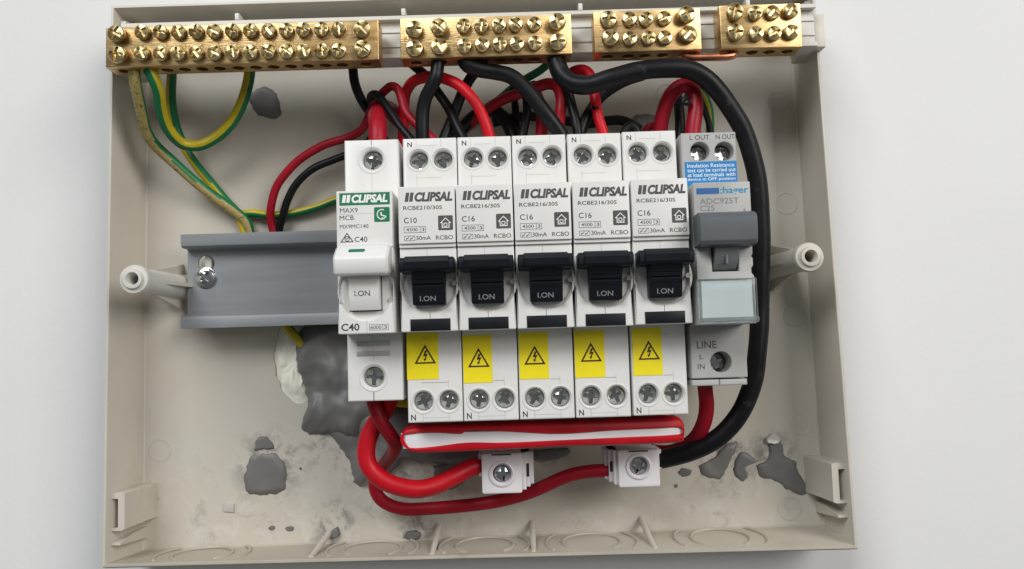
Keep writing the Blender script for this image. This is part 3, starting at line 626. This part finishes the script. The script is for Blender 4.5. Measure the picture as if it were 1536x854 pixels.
# ---------------------------------------------------------------- red covered busbar
bus = thing('busbar', 'red insulated busbar with a white slit lying under the five breakers', 'busbar', (43, -57, 25)); BSO = (43, -57, 25)
top = [(-3.6, -54.6), (-1.4, -53.1), (5.0, -52.6), (16.1, -52.7), (31.5, -52.7), (51.4, -52.6), (71.2, -52.5), (86.7, -52.4), (89.7, -53.4), (90.7, -56.1)]
bot = [(90.4, -59.1), (88.9, -61.0), (75.3, -61.4), (53.3, -61.3), (35.6, -61.6), (18.0, -61.9), (4.8, -62.0), (-0.4, -61.6), (-2.6, -59.8), (-3.9, -57.2)]
slit_t = [(-3.2, -55.9), (5.0, -55.2), (12.0, -55.7), (16.4, -56.0), (19.1, -55.0), (31.4, -55.7), (49.0, -57.0), (66.6, -56.4), (81.0, -56.2), (88.3, -56.1)]
slit_b = [(89.3, -57.8), (84.2, -58.3), (71.0, -58.5), (51.1, -58.8), (31.3, -59.1), (18.1, -58.7), (7.1, -59.7), (-0.4, -59.9), (-3.0, -58.1)]
outline = top+bot; sl = slit_t+slit_b
outline = [(p.x, p.y) for p in catmull([(x, y, 0) for x, y in outline]+[(outline[0][0], outline[0][1], 0)], 2.5)][:-1]
sl = [(p.x, p.y) for p in catmull([(x, y, 0) for x, y in sl]+[(sl[0][0], sl[0][1], 0)], 2.5)][:-1]
mb = MB()
# two rounded lips around the slit
R_ = lambda poly, z: mb.add([(x, y, z) for x, y in poly])
a = R_(outline, 25)
for z, d in ((33.2, 0), (34.9, .35), (35.8, .9), (36.0, 1.3)):
    b = R_(inset(outline, d), z); mb.strip(a, b); a = b
h0 = R_(inset(sl, -.5), 36.0); mb.cap([a, h0]); h1 = R_(inset(sl, -.12), 35.5); mb.strip(h0, h1); h2 = R_(sl, 34.9); mb.strip(h1, h2); h3 = R_(inset(sl, .1), 32.0); mb.strip(h2, h3)
put('red_sleeve', mb.mesh('red_sleeve', 'pvc_red', BSO, sharp=50), bus)
mb = MB(); core = [(-3.7, -55.2), (89.8, -55.8), (89.9, -59.1), (40.1, -60.5), (-2.9, -60.3)]
mb.slab(core, 27, 35.3, .3); put('white_core', mb.mesh('white_core', 'busbar_white', BSO), bus)
for k in range(5):
    mb = MB(); mb.box(18*k+11.6, 18*k+14.8, -56.5, -50, 27.5, 29, .1); put('busbar_tooth', mb.mesh('busbar_tooth', 'copper', BSO), bus)

# ---------------------------------------------------------------- white connectors
def connector(label, x0, x1, y0, y1, zf, hole, side):
    o = ((x0+x1)/2, (y0+y1)/2, zf-16); t = thing('cable_connector', label, 'connector', o, 'white cable connectors')
    mb = MB(); mb.slab(rect(x0, x1, y0, y1, .8, 3), zf-16, zf, .5, [(circ(hole[0], hole[1], 3.15, 30), 7, .3)], back=True)
    mb.lathe([(4.5, zf-.05), (4.4, zf+.5), (3.8, zf+.7), (3.45, zf+.3), (3.3, zf-.2)], hole[0], hole[1], 30, cap1=False)
    put('body', mb.mesh('body', 'connector_white', o), t)
    sx = x1 if side > 0 else x0
    for k, (d, zz) in enumerate(((1.4, -1.6), (2.9, -3.4), (4.2, -5.2))):
        a, b = sorted((sx-side*.4, sx+side*d)); mb = MB(); mb.box(a, b, y0+.8+k*.7, y1-.3, zf-15, zf+zz, .25, .2); put('side_rib', mb.mesh('side_rib', 'connector_white', o), t)
    a, b = sorted((sx+side*1.55, sx+side*2.55)); mb = MB(); mb.box(a, b, y0+5, y1-4.2, zf-3.6, zf-3.36); put('slot', mb.mesh('slot', 'hole_dark', o), t)
    ox = x0 if side > 0 else x1
    a, b = sorted((ox+side*.3, ox-side*1.2)); mb = MB(); mb.box(a, b, y0+5.5, y1-.5, zf-15, zf-3, .3, .2); put('cable_collar', mb.mesh('cable_collar', 'connector_white', o), t)
    mb = MB(); mb.box(hole[0]-3.4, hole[0]+3.4, y1-.75, y1-.25, zf-.4, zf+.03); put('slot', mb.mesh('slot', 'hole_dark', o), t)
    screw(SM_CON, t, (hole[0]+.2, hole[1]-.2, zf-2.6), o, tilt=.12)
connector('white cable connector under the middle breaker with thick red cable', 22.2, 36.2, -78.2, -64.4, 22, (29.2, -71.4), 1)
connector('white cable connector on the right with thick black cable', 69.6, 84.0, -77.4, -64.6, 22, (76.7, -70.3), -1)

# ---------------------------------------------------------------- cables
def cable(name, label, cat, pts, wpx, m, group, stripe=False, n=16, phase=0.0, twist=1.0, frac=.42, jitter=.02, bare=None):
    """wpx: width in the photograph's pixels at about 4.25 px per mm"""
    path = catmull(pts, 1.3); r = wpx/8.5; sd = len(label)*1.37
    path = [p+Vector((noise.noise((i*.11, sd, 0)), noise.noise((i*.11, sd, 7)), 0))*.35 for i, p in enumerate(path)]
    mb = MB()
    mf = None
    if stripe == 'edges': mf = lambda t, k, nn: 1 if ((k/nn+.36+.05*math.sin(t*9)) % 0.5) < frac else 0
    elif stripe: mf = lambda t, k, nn: 1 if ((k/nn+phase+twist*t) % 1.0) < frac else 0
    mb.tube(path, r, 20 if stripe else n, mf, jitter=jitter)
    o = pts[0]
    if bare:
        t = thing(name, label, cat, o, group)
        put('insulation', mb.mesh('insulation', m, o, 60), t)
        c = MB(); c.tube(catmull(bare, .8), r*.5, 10); put('conductor', c.mesh('conductor', 'copper', o), t); return t
    ob = mb.build(name, m, origin=o, sharp=60); return tag(ob, label, cat, group)
ER = ['pvc_yellow', 'pvc_green']
G1, G2, G3 = 'green and yellow earth wires', 'red cables', 'black cables'
cable('earth_wire', 'grimy tan sheathed earth wire running from the long bar down to the rail', 'wire', [(-94.4, 74.3, 31.4), (-94.4, 71.4, 31.4), (-95.0, 67.0, 29.0), (-96.1, 60.5, 23.0), (-96.9, 53.9, 16.0), (-94.6, 48.9, 10.0), (-87.2, 41.1, 4.0), (-78.6, 33.2, 0.0), (-71.1, 27.1, -2.0), (-67.4, 23.6, -3.0), (-66.2, 19.0, -4.2), (-65.8, 11.2, -4.3)], 17, ['pvc_tan', 'pvc_green'], G1, 'edges', frac=.17)
cable('earth_wire', 'green and yellow earth wire hanging in a U loop under the long bar', 'wire', [(-89.5, 74.1, 31.4), (-89.1, 71.7, 31.4), (-87.8, 68.4, 30.0), (-87.7, 65.0, 27.0), (-88.6, 61.7, 24.0), (-88.9, 57.5, 20.0), (-88.1, 53.9, 16.0), (-85.9, 51.1, 12.0), (-82.3, 50.3, 10.0), (-77.7, 51.4, 9.0), (-72.2, 54.8, 9.0), (-67.3, 59.7, 10.0), (-64.0, 65.1, 11.0), (-61.9, 70.3, 12.0), (-60.3, 75.7, 13.0), (-59.8, 82.6, 13.0)], 17.5, ER, G1, True, phase=.07, twist=0, frac=.55)
cable('earth_wire', 'green and yellow earth wire dropping straight behind the U loop', 'wire', [(-89.4, 83.8, 12.0), (-89.6, 77.0, 12.0), (-91.1, 72.1, 9.0), (-92.1, 66.7, 6.0), (-92.1, 61.1, 3.0), (-90.7, 55.6, 1.0), (-87.9, 49.0, -1.0), (-81.9, 40.4, -2.0), (-75.8, 32.6, -3.0), (-70.5, 26.4, -4.0), (-67.8, 19.1, -4.3), (-63.5, 6.0, -4.4), (-57.2, -8.3, -4.4), (-52.1, -17.5, -4.2), (-49.1, -20.9, -4.2), (-45.8, -25.3, -5.0)], 15, ER, G1, True, phase=.5, twist=.25, frac=.5)
cable('earth_wire', 'green and yellow earth wire passing sideways behind the red and black pair', 'wire', [(-68.4, 26.4, -4.6), (-64.4, 26.6, -3.4), (-58.1, 25.8, -4.0), (-49.2, 26.1, -4.4), (-40.1, 28.4, -4.4), (-32.3, 31.1, -4.4), (-18.0, 34.6, -4.4), (-7.8, 30.4, -4.6)], 13, ER, G1, True, phase=0, twist=0, frac=.5)
cable('earth_wire', 'green and yellow earth wire slanting behind the black cables below the second bar', 'wire', [(51.8, 79.3, 8.0), (48.3, 77.0, 6.0), (41.6, 74.0, 3.0), (34.1, 69.5, 0.0), (27.7, 64.7, -2.0), (22.8, 59.6, -4.0)], 13, ER, G1, True, phase=.3, twist=.1, frac=.72)
cable('earth_wire', 'short green and yellow earth wire curving behind the marked red loop', 'wire', [(103.2, 71.4, 4.0), (106.2, 70.2, 4.0), (109.6, 66.5, 4.0), (111.9, 61.8, 2.0), (112.6, 55.9, 0.0), (112.5, 48.3, -1.0)], 14, ER, G1, True, phase=.5, twist=0, frac=.5)
cable('earth_wire', 'yellow end of an earth wire under the white C40 breaker', 'wire', [(-18.3, -45.5, 2.0), (-13.2, -46.8, 3.0), (-8.2, -47.4, 3.0), (-2.9, -47.9, 2.0), (3.9, -46.8, 0.0)], 14, ER, G1, True, phase=.5, twist=0, frac=.2)
# left pair
cable('red_wire', 'thin red wire arching from the rail up and over into the C10 breaker', 'wire', [(-55.6, 7.1, -4.4), (-56.7, 18.2, -4.2), (-57.8, 23.8, -3.0), (-56.9, 29.1, -1.0), (-53.2, 37.2, 1.0), (-45.7, 44.8, 3.0), (-35.3, 50.1, 5.0), (-26.0, 52.7, 6.0), (-19.8, 55.3, 8.0), (-16.4, 60.7, 10.0), (-13.6, 64.3, 13.0), (-9.9, 66.7, 17.0), (-6.8, 67.6, 20.0), (-4.1, 65.4, 22.0), (-2.6, 60.9, 23.0), (-1.2, 56.6, 24.0), (2.2, 52.2, 25.0), (6.7, 47.9, 26.0), (10.9, 42.6, 27.0)], 13.5, 'pvc_dull_red', G2)
cable('black_wire', 'thin black wire beside the thin red wire, looping over behind the C40 breaker', 'wire', [(-54.0, 7.0, -4.5), (-54.7, 19.2, -4.3), (-52.8, 24.9, -2.5), (-50.3, 31.0, -1.0), (-46.4, 37.2, 0.0), (-40.4, 42.2, 1.0), (-32.2, 45.6, 1.0), (-21.8, 49.7, 2.0), (-14.6, 55.4, 5.0), (-15.0, 61.2, 8.0), (-15.7, 65.1, 12.0), (-14.7, 65.9, 15.0), (-12.0, 64.7, 18.0), (-7.5, 58.5, 21.0), (-3.4, 51.9, 24.0), (1.0, 45.5, 26.0)], 12.5, 'pvc_black', G3)
cable('black_cable', 'black cable leaving the carrier nearest the long bar right end', 'cable', [(-22.1, 82.6, 12.0), (-22.0, 76.5, 12.0), (-21.5, 71.2, 11.0), (-19.5, 65.9, 9.0), (-16.6, 61.1, 7.0), (-14.0, 55.9, 5.0), (-10.9, 48.4, 3.0)], 15, 'pvc_black', G3)
cable('red_cable', 'thick red cable entering the top of the white C40 breaker', 'cable', [(-10.6, 40.1, 30.0), (-10.5, 46.4, 30.0), (-10.8, 51.5, 28.0), (-11.9, 56.4, 21.0), (-11.8, 61.2, 12.0), (-10.0, 63.6, 4.0), (-5.3, 59.4, 0.0)], 27, 'pvc_dull_red', G2)
cable('red_cable', 'red cable in a wide arch over the C10 breaker', 'cable', [(-5.1, 46.7, 9.0), (-3.9, 55.0, 11.0), (-3.2, 62.5, 13.0), (-2.2, 66.6, 15.0), (0.8, 69.2, 19.0), (4.8, 69.6, 22.0), (9.1, 69.1, 24.0), (13.2, 67.4, 26.0), (18.0, 64.5, 28.0), (22.2, 60.0, 29.0), (25.5, 54.6, 29.0), (27.5, 49.1, 29.0), (28.7, 44.1, 28.0), (29.0, 38.9, 27.0)], 17, 'pvc_red', G2)
cable('black_cable', 'black cable from the second bar straight down to the C10 breaker', 'cable', [(11.2, 71.5, 31.6), (11.0, 69.2, 31.6), (10.5, 66.2, 32.0), (8.4, 62.8, 31.0), (6.1, 59.1, 29.5), (5.0, 54.2, 28.5), (4.8, 48.2, 28.0), (4.7, 40.8, 27.0)], 20, 'pvc_black', G3, bare=[(11.2, 70.8, 31.6), (11.3, 72.9, 31.6), (11.3, 76.3, 31.4)])
cable('black_cable', 'black cable crossing down to the right behind the cable from the second bar', 'cable', [(-1.5, 79.4, 12.0), (2.0, 75.9, 13.0), (5.8, 72.1, 15.0), (9.4, 66.0, 18.0), (13.3, 59.4, 20.0), (16.1, 53.1, 22.0), (19.0, 46.7, 24.0), (20.5, 40.8, 25.0)], 15, 'pvc_black', G3)
cable('black_cable', 'black cable slanting down left from below the second bar third screw', 'cable', [(27.9, 74.2, 20.0), (24.2, 72.0, 21.0), (20.4, 67.3, 20.0), (17.1, 61.5, 19.0), (15.0, 56.2, 19.0), (13.1, 50.8, 20.0), (10.4, 43.1, 22.0)], 16.5, 'pvc_black', G3)
cable('black_cable', 'thick black cable from the second bar sweeping right down to the middle breaker', 'cable', [(19.6, 74.7, 31.4), (20.3, 72.3, 31.4), (21.6, 70.1, 31.4), (25.3, 68.7, 31.0), (30.8, 68.2, 30.0), (35.9, 66.8, 30.0), (40.4, 63.1, 30.0), (44.9, 57.5, 30.0), (48.9, 51.5, 30.0), (52.5, 46.5, 29.0), (55.6, 40.3, 28.0)], 23, 'pvc_black', G3)
cable('red_cable', 'red cable arching over into the middle breaker behind the black sweep', 'cable', [(18.9, 58.2, -3.0), (26.2, 62.3, 2.0), (33.0, 65.0, 7.0), (39.3, 66.1, 11.0), (45.4, 66.9, 15.0), (50.2, 67.2, 18.0), (53.2, 65.3, 20.0), (54.3, 60.7, 22.0), (53.8, 55.3, 23.0), (52.8, 49.0, 25.0), (52.1, 41.1, 25.0)], 18, 'pvc_dull_red', G2)
cable('red_cable', 'dark red cable standing upright below the black sweep', 'cable', [(45.2, 72.2, 2.0), (46.4, 67.2, 6.0), (47.4, 61.6, 9.0), (47.6, 54.4, 12.0), (46.9, 44.9, 15.0)], 19, 'pvc_dull_red', G2)
cable('black_cable', 'low black cable hump between the second and third breakers', 'cable', [(13.6, 51.5, -2.0), (17.4, 57.4, -2.0), (22.2, 61.7, -1.0), (28.5, 63.0, 1.0), (33.3, 59.7, 3.0), (36.4, 53.4, 5.0), (37.7, 46.2, 6.0)], 22, 'pvc_black', G3)
cable('black_wire', 'black wire upright behind the middle breaker', 'wire', [(41.4, 70.5, 9.0), (42.2, 64.7, 11.0), (42.0, 58.6, 13.0), (40.5, 51.3, 15.0), (39.0, 43.4, 17.0)], 14, 'pvc_black', G3)
cable('black_wire', 'short black wire upright in the gap left of the dark red cable', 'wire', [(37.0, 72.2, 1.0), (37.8, 66.3, 3.0), (38.1, 59.5, 4.0), (38.4, 51.5, 5.0)], 12, 'pvc_black', G3)
cable('black_cable', 'thickest black cable from the second bar curving round the right side to the connector', 'cable', [(52.2, 76.1, 31.4), (52.3, 72.7, 31.4), (52.8, 69.0, 32.0), (54.3, 65.0, 33.0), (57.8, 61.8, 34.0), (63.4, 60.8, 35.0), (70.2, 62.6, 36.0), (80.5, 64.9, 36.0), (90.8, 65.5, 36.0), (97.5, 65.0, 35.5), (102.9, 62.2, 35.0), (107.8, 57.0, 34.0), (112.5, 50.2, 33.0), (116.3, 42.9, 32.0), (119.3, 33.0, 31.0), (120.9, 21.5, 30.0), (121.0, 8.9, 29.0), (120.6, -4.9, 28.0), (119.9, -18.7, 27.0), (118.3, -32.4, 27.0), (116.2, -43.3, 26.0), (111.8, -52.8, 25.0), (104.8, -60.8, 23.0), (96.3, -65.9, 20.0), (87.3, -68.6, 17.5), (81.7, -69.3, 16.0)], 27.5, 'pvc_black', G3, n=20)
cable('black_cable', 'black cable slanting down behind the thickest one to the fourth breaker', 'cable', [(83.7, 67.7, 24.0), (76.8, 66.1, 22.0), (69.6, 62.0, 21.0), (65.2, 56.5, 22.0), (61.5, 50.2, 23.0), (58.8, 42.3, 24.0)], 18, 'pvc_black', G3)
cable('black_wire', 'black wire dropping from under the thickest cable to the fourth breaker', 'wire', [(55.6, 69.7, 22.0), (56.9, 62.2, 24.0), (58.2, 54.6, 25.0), (59.3, 47.6, 26.0), (59.7, 40.6, 26.0)], 15, 'pvc_black', G3)
rd = cable('red_cable', 'red cable with a black tick mark looping down into the fourth breaker', 'cable', [(55.1, 67.9, 14.0), (57.4, 70.4, 17.0), (60.6, 71.2, 20.0), (63.8, 70.0, 22.0), (65.6, 65.8, 24.0), (66.2, 59.2, 25.0), (66.9, 52.2, 26.5), (68.3, 46.1, 27.0), (69.4, 38.9, 27.0)], 16, 'pvc_red', G2)
re_ = cable('red_cable', 'thick red loop with a black handwritten mark above the grey breaker', 'cable', [(88.5, 42.5, 18.0), (89.5, 48.0, 20.0), (90.4, 53.3, 22.0), (92.4, 58.7, 24.0), (95.4, 61.9, 25.0), (98.5, 62.5, 26.0), (100.5, 59.7, 27.0), (100.7, 54.1, 28.0), (99.6, 47.1, 28.5), (98.7, 38.2, 28.5)], 23, 'pvc_dull_red', G2)
cable('red_wire', 'small red wire curl beside the thick red loop', 'wire', [(83.6, 43.6, 14.0), (85.1, 48.8, 15.0), (86.5, 50.9, 16.0), (89.4, 50.4, 16.0), (91.7, 45.8, 16.0)], 12, 'pvc_dull_red', G2)
cable('black_wire', 'black wire upright inside the thick red loop', 'wire', [(98.2, 66.2, 10.0), (98.1, 61.0, 13.0), (97.6, 53.6, 16.0), (96.7, 42.7, 18.0)], 16, 'pvc_black', G3)
cable('black_wire', 'small black hump of wire above the last white breaker', 'wire', [(74.6, 41.2, 22.0), (76.3, 47.2, 22.0), (78.8, 49.8, 22.0), (81.1, 47.5, 22.0), (82.2, 40.9, 22.0)], 13, 'pvc_black', G3)
cable('black_wire', 'thin black wire dropping right of the thick red loop', 'wire', [(107.1, 65.9, 6.0), (108.8, 58.8, 8.0), (110.0, 51.9, 10.0), (110.5, 43.3, 12.0)], 10, 'pvc_black', G3)
cable('black_wire', 'black wire crossing low behind the breakers right of the hump', 'wire', [(29.3, 59.2, -3.0), (42.4, 61.4, -3.0), (55.3, 59.7, -3.0), (65.6, 57.8, -3.0), (78.7, 59.0, -3.0), (86.3, 54.8, -3.0)], 16, 'pvc_black', G3)
# hand marks on the insulation
mk = MB(); mk.tube(catmull([(97.9, 58.7, 31.2), (96.4, 57.0, 31.4), (95.8, 55.1, 31.5), (96.9, 54.1, 31.6), (98.1, 55.2, 31.6), (97.2, 56.2, 31.6), (96.3, 55.6, 31.5)], .5), .55, 6)
o = mk.build('hand_mark', 'pvc_black', origin=(0, 0, 0)); o.parent = re_; o.matrix_parent_inverse = Matrix.Translation(re_.location).inverted()
mk = MB(); mk.tube(catmull([(64.8, 55.4, 27.4), (65.7, 54.7, 27.9), (66.9, 54.9, 27.6)], .5), .6, 6)
o = mk.build('hand_mark', 'pvc_black', origin=(0, 0, 0)); o.parent = rd; o.matrix_parent_inverse = Matrix.Translation(rd.location).inverted()
# below the breakers
cable('red_cable', 'thick bright red cable from the C40 breaker to the left connector', 'cable', [(-7.2, -39.9, 29.0), (-8.6, -44.5, 28.0), (-10.3, -48.0, 26.0), (-13.6, -52.5, 25.0), (-16.4, -58.1, 25.0), (-17.1, -63.9, 25.0), (-15.2, -68.7, 25.0), (-9.8, -72.9, 25.0), (-1.3, -75.2, 24.0), (6.3, -74.8, 22.0), (12.7, -72.2, 20.0), (17.8, -69.7, 18.0), (23.4, -68.7, 16.5), (27.4, -68.5, 16.5)], 26.5, 'pvc_red', G2, n=20)
cable('red_cable', 'longer dull red cable sagging from the C40 breaker to the right connector', 'cable', [(-13.8, -39.7, 30.0), (-13.5, -44.6, 31.0), (-11.3, -50.4, 31.5), (-8.2, -56.1, 29.0), (-7.4, -60.3, 24.0), (-9.5, -64.8, 17.0), (-13.7, -69.0, 10.0), (-17.1, -73.6, 6.0), (-17.6, -78.5, 5.0), (-14.5, -82.9, 5.0), (-7.7, -85.7, 5.0), (2.3, -85.8, 5.0), (13.3, -85.3, 5.0), (24.3, -84.3, 5.0), (35.3, -82.1, 6.0), (44.6, -78.2, 9.0), (54.6, -73.6, 13.0), (63.9, -72.5, 15.0), (70.9, -72.5, 16.0)], 20, 'pvc_dull_red', G2, n=18)
cable('red_cable', 'red cable leaving the bottom of the grey breaker', 'cable', [(98.9, -38.5, 30.0), (99.3, -44.2, 29.0), (100.0, -49.6, 27.0), (99.8, -55.3, 24.0), (98.2, -60.5, 20.0), (95.1, -64.5, 15.0), (90.2, -67.4, 9.0), (84.0, -67.6, 3.0), (76.1, -66.0, -2.0)], 22, 'pvc_dull_red', G2)

# ---------------------------------------------------------------- grey sealant
def blob(label, outline, h, seed=0, name='sealant_patch', cat='sealant', group='grey sealant patches', lumps=.36, freq=.095, z0=FZ, m='sealant_grey'):
    n = len(outline); pts = [(p.x, p.y) for p in catmull([(x, y, 0) for x, y in outline]+[(outline[0][0], outline[0][1], 0)], 1.0)][:-1]
    cx = sum(p[0] for p in pts)/len(pts); cy = sum(p[1] for p in pts)/len(pts)
    mb = MB(); rings = []
    for t in [1.0, .985, .96, .93, .89, .85]+[.8-.04*k for k in range(19)]+[.03]:
        R = []
        for x, y in pts:
            jj = .9*noise.noise((x*.45, y*.45, seed+9))+.5*noise.noise((x*1.2, y*1.2, seed+3)); ln = max(2.0, math.hypot(x-cx, y-cy)); k = t*(1+jj*min(1, h)*max(0, (t-.5)*2)/ln)
            X, Y = cx+(x-cx)*k, cy+(y-cy)*k
            e = min(1, (1-t)/.3); hh = h*math.sin(math.pi/2*e)**.7*(1+lumps*2.6*noise.noise((X*freq, Y*freq, seed*3.7))+lumps*.35*noise.noise((X*freq*2.6, Y*freq*2.6, seed*1.7)))
            R.append((X, Y, z0-.05+max(0, hh)))
        rings.append(mb.add(R))
    for a, b in zip(rings, rings[1:]): mb.strip(a, b)
    mb.face(rings[-1])
    return tag(mb.build(name, m, origin=(cx, cy, z0), sharp=70), label, cat, group)
blob('large lumpy grey sealant mass between the rail and the C40 breaker', [(-46.5, -17.1), (-48.8, -21.6), (-49.4, -31.6), (-46.7, -39.4), (-45.0, -47.1), (-47.6, -55.9), (-43.1, -59.0), (-34.1, -59.3), (-24.0, -61.6), (-12.4, -56.9), (-9.4, -36.6), (-11.7, -18.6), (-27.0, -13.0)], 5.0, 1)
blob('grey sealant running down below the C40 breaker beside the red cables', [(-40.5, -55.1), (-34.2, -62.6), (-29.9, -69.0), (-27.5, -77.9), (-25.2, -78.7), (-22.3, -71.7), (-15.3, -75.7), (-7.5, -69.7), (5.2, -71.6), (20.5, -70.5), (15.6, -61.5), (0.5, -52.2), (-19.9, -46.5)], 3.6, 2)
blob('round grey sealant patch in the lower left of the box', [(-67.1, -66.4), (-68.7, -70.4), (-69.5, -75.9), (-67.7, -80.9), (-61.1, -81.1), (-55.0, -79.8), (-53.4, -74.8), (-54.4, -69.3), (-57.9, -65.9), (-62.5, -65.8)], 1.1, 3, lumps=.25)
blob('small dark grey sealant smear just above the round patch', [(-66.1, -64.4), (-65.0, -60.4), (-62.0, -59.2), (-58.9, -61.1), (-58.2, -63.9), (-62.0, -63.8)], 1.1, 4)
blob('smooth oval grey sealant plug below the long brass bar', [(-67.1, 72.5), (-65.8, 75.7), (-61.0, 77.7), (-56.8, 75.5), (-54.7, 70.0), (-55.1, 65.2), (-59.0, 64.8), (-64.2, 67.4)], 1.5, 5, lumps=.12)
blob('curved grey sealant smear in the lower right corner', [(125.9, -75.7), (130.1, -73.8), (131.1, -69.3), (130.7, -66.2), (134.1, -65.3), (136.5, -68.4), (136.8, -72.0), (140.7, -74.6), (141.6, -78.1), (143.9, -82.2), (145.2, -85.3), (143.1, -87.2), (138.1, -85.6), (132.2, -81.4), (127.2, -80.2)], 1.1, 6, lumps=.3)
blob('grey sealant patch behind the thick black cable at lower right', [(103.4, -75.5), (109.7, -72.2), (115.6, -66.8), (119.2, -67.4), (116.8, -72.9), (114.6, -77.1), (111.9, -80.5), (106.3, -79.1)], 1.1, 7)
blob('small forked grey sealant smear left of the lower right smear', [(118.1, -73.4), (120.5, -70.5), (123.5, -71.6), (126.0, -74.2), (122.8, -75.6), (121.2, -77.0), (122.6, -80.1), (119.5, -81.5), (117.1, -77.9)], .8, 8)
blob('small grey sealant dab right of the right connector', [(95.7, -77.3), (98.3, -75.8), (101.3, -76.9), (100.2, -78.9), (96.7, -78.8)], .7, 9)
blob('dark grey sealant streak below the left end of the busbar', [(2.6, -72.5), (10.3, -70.2), (20.5, -69.0), (15.2, -77.9), (8.0, -81.7), (3.7, -80.0)], 1.2, 10)
blob('grey sealant patch showing right of the left connector', [(41.0, -67.6), (53.8, -67.0), (53.7, -70.0), (47.5, -71.8), (40.9, -71.1)], 1.0, 11)
blob('grey sealant lump low behind the wires of the last white breaker', [(81.3, 59.6), (87.2, 62.1), (95.6, 60.7), (98.0, 55.3), (97.1, 47.6), (81.4, 48.1)], 3.0, 12)
blob('thin grey sealant lump stuck to the first rib of the bottom wall', [(-36.9, -95.5), (-34.4, -94.4), (-33.4, -96.4), (-34.7, -98.1), (-36.4, -97.8)], 1.6, 13)
blob('small grey sealant lump between the first two ribs', [(-9.6, -98.6), (-6.5, -96.2), (-3.5, -96.3), (-2.8, -98.8), (-6.1, -99.7)], 1.2, 14)
blob('pale ball of plaster above the lower right sealant smear', [(129.4, -67.2), (129.5, -65.2), (132.1, -64.0), (135.1, -65.1), (135.5, -67.4), (132.4, -68.3)], 2.2, 15, name='plaster_lump', cat='plaster', group='pale plaster residue', m='abs_floor')
for i, (px, lab) in enumerate((((-59.2, -93.6), 'left one of the two dark crumbs near the first rib'), ((-52.3, -94.1), 'right one of the two dark crumbs near the first rib'), ((-48.1, -71.7), 'tiny dark crumb right of the round sealant patch'), ((95.0, -82.5), 'dark crumb on the floor below the right connector'))):
    r = (.8, 1.0, .5, .7)[i]; x, y = px
    ol = [(x+r*(1.5 if i in (0, 1) else 1)*math.cos(a)*(1+.3*noise.noise((a, i, 0))), y+r*math.sin(a)*(1+.3*noise.noise((a, i, 5)))) for a in [2*math.pi*k/9 for k in range(9)]]
    blob(lab, ol, .5, 20+i, name='sealant_crumb', cat='crumb', group='dark crumbs on the box floor')
x, y = (-75.8, -85.4)
mb = MB(); mb.slab([(x-1.8, y-1.5), (x+2.2, y-2.0), (x+2.4, y+1.2), (x-1.2, y+1.6)], FZ, FZ+.7, .25); tag(mb.build('plaster_chip', 'abs_floor', origin=(x, y, FZ)), 'pale square chip lying below the round sealant patch', 'chip')
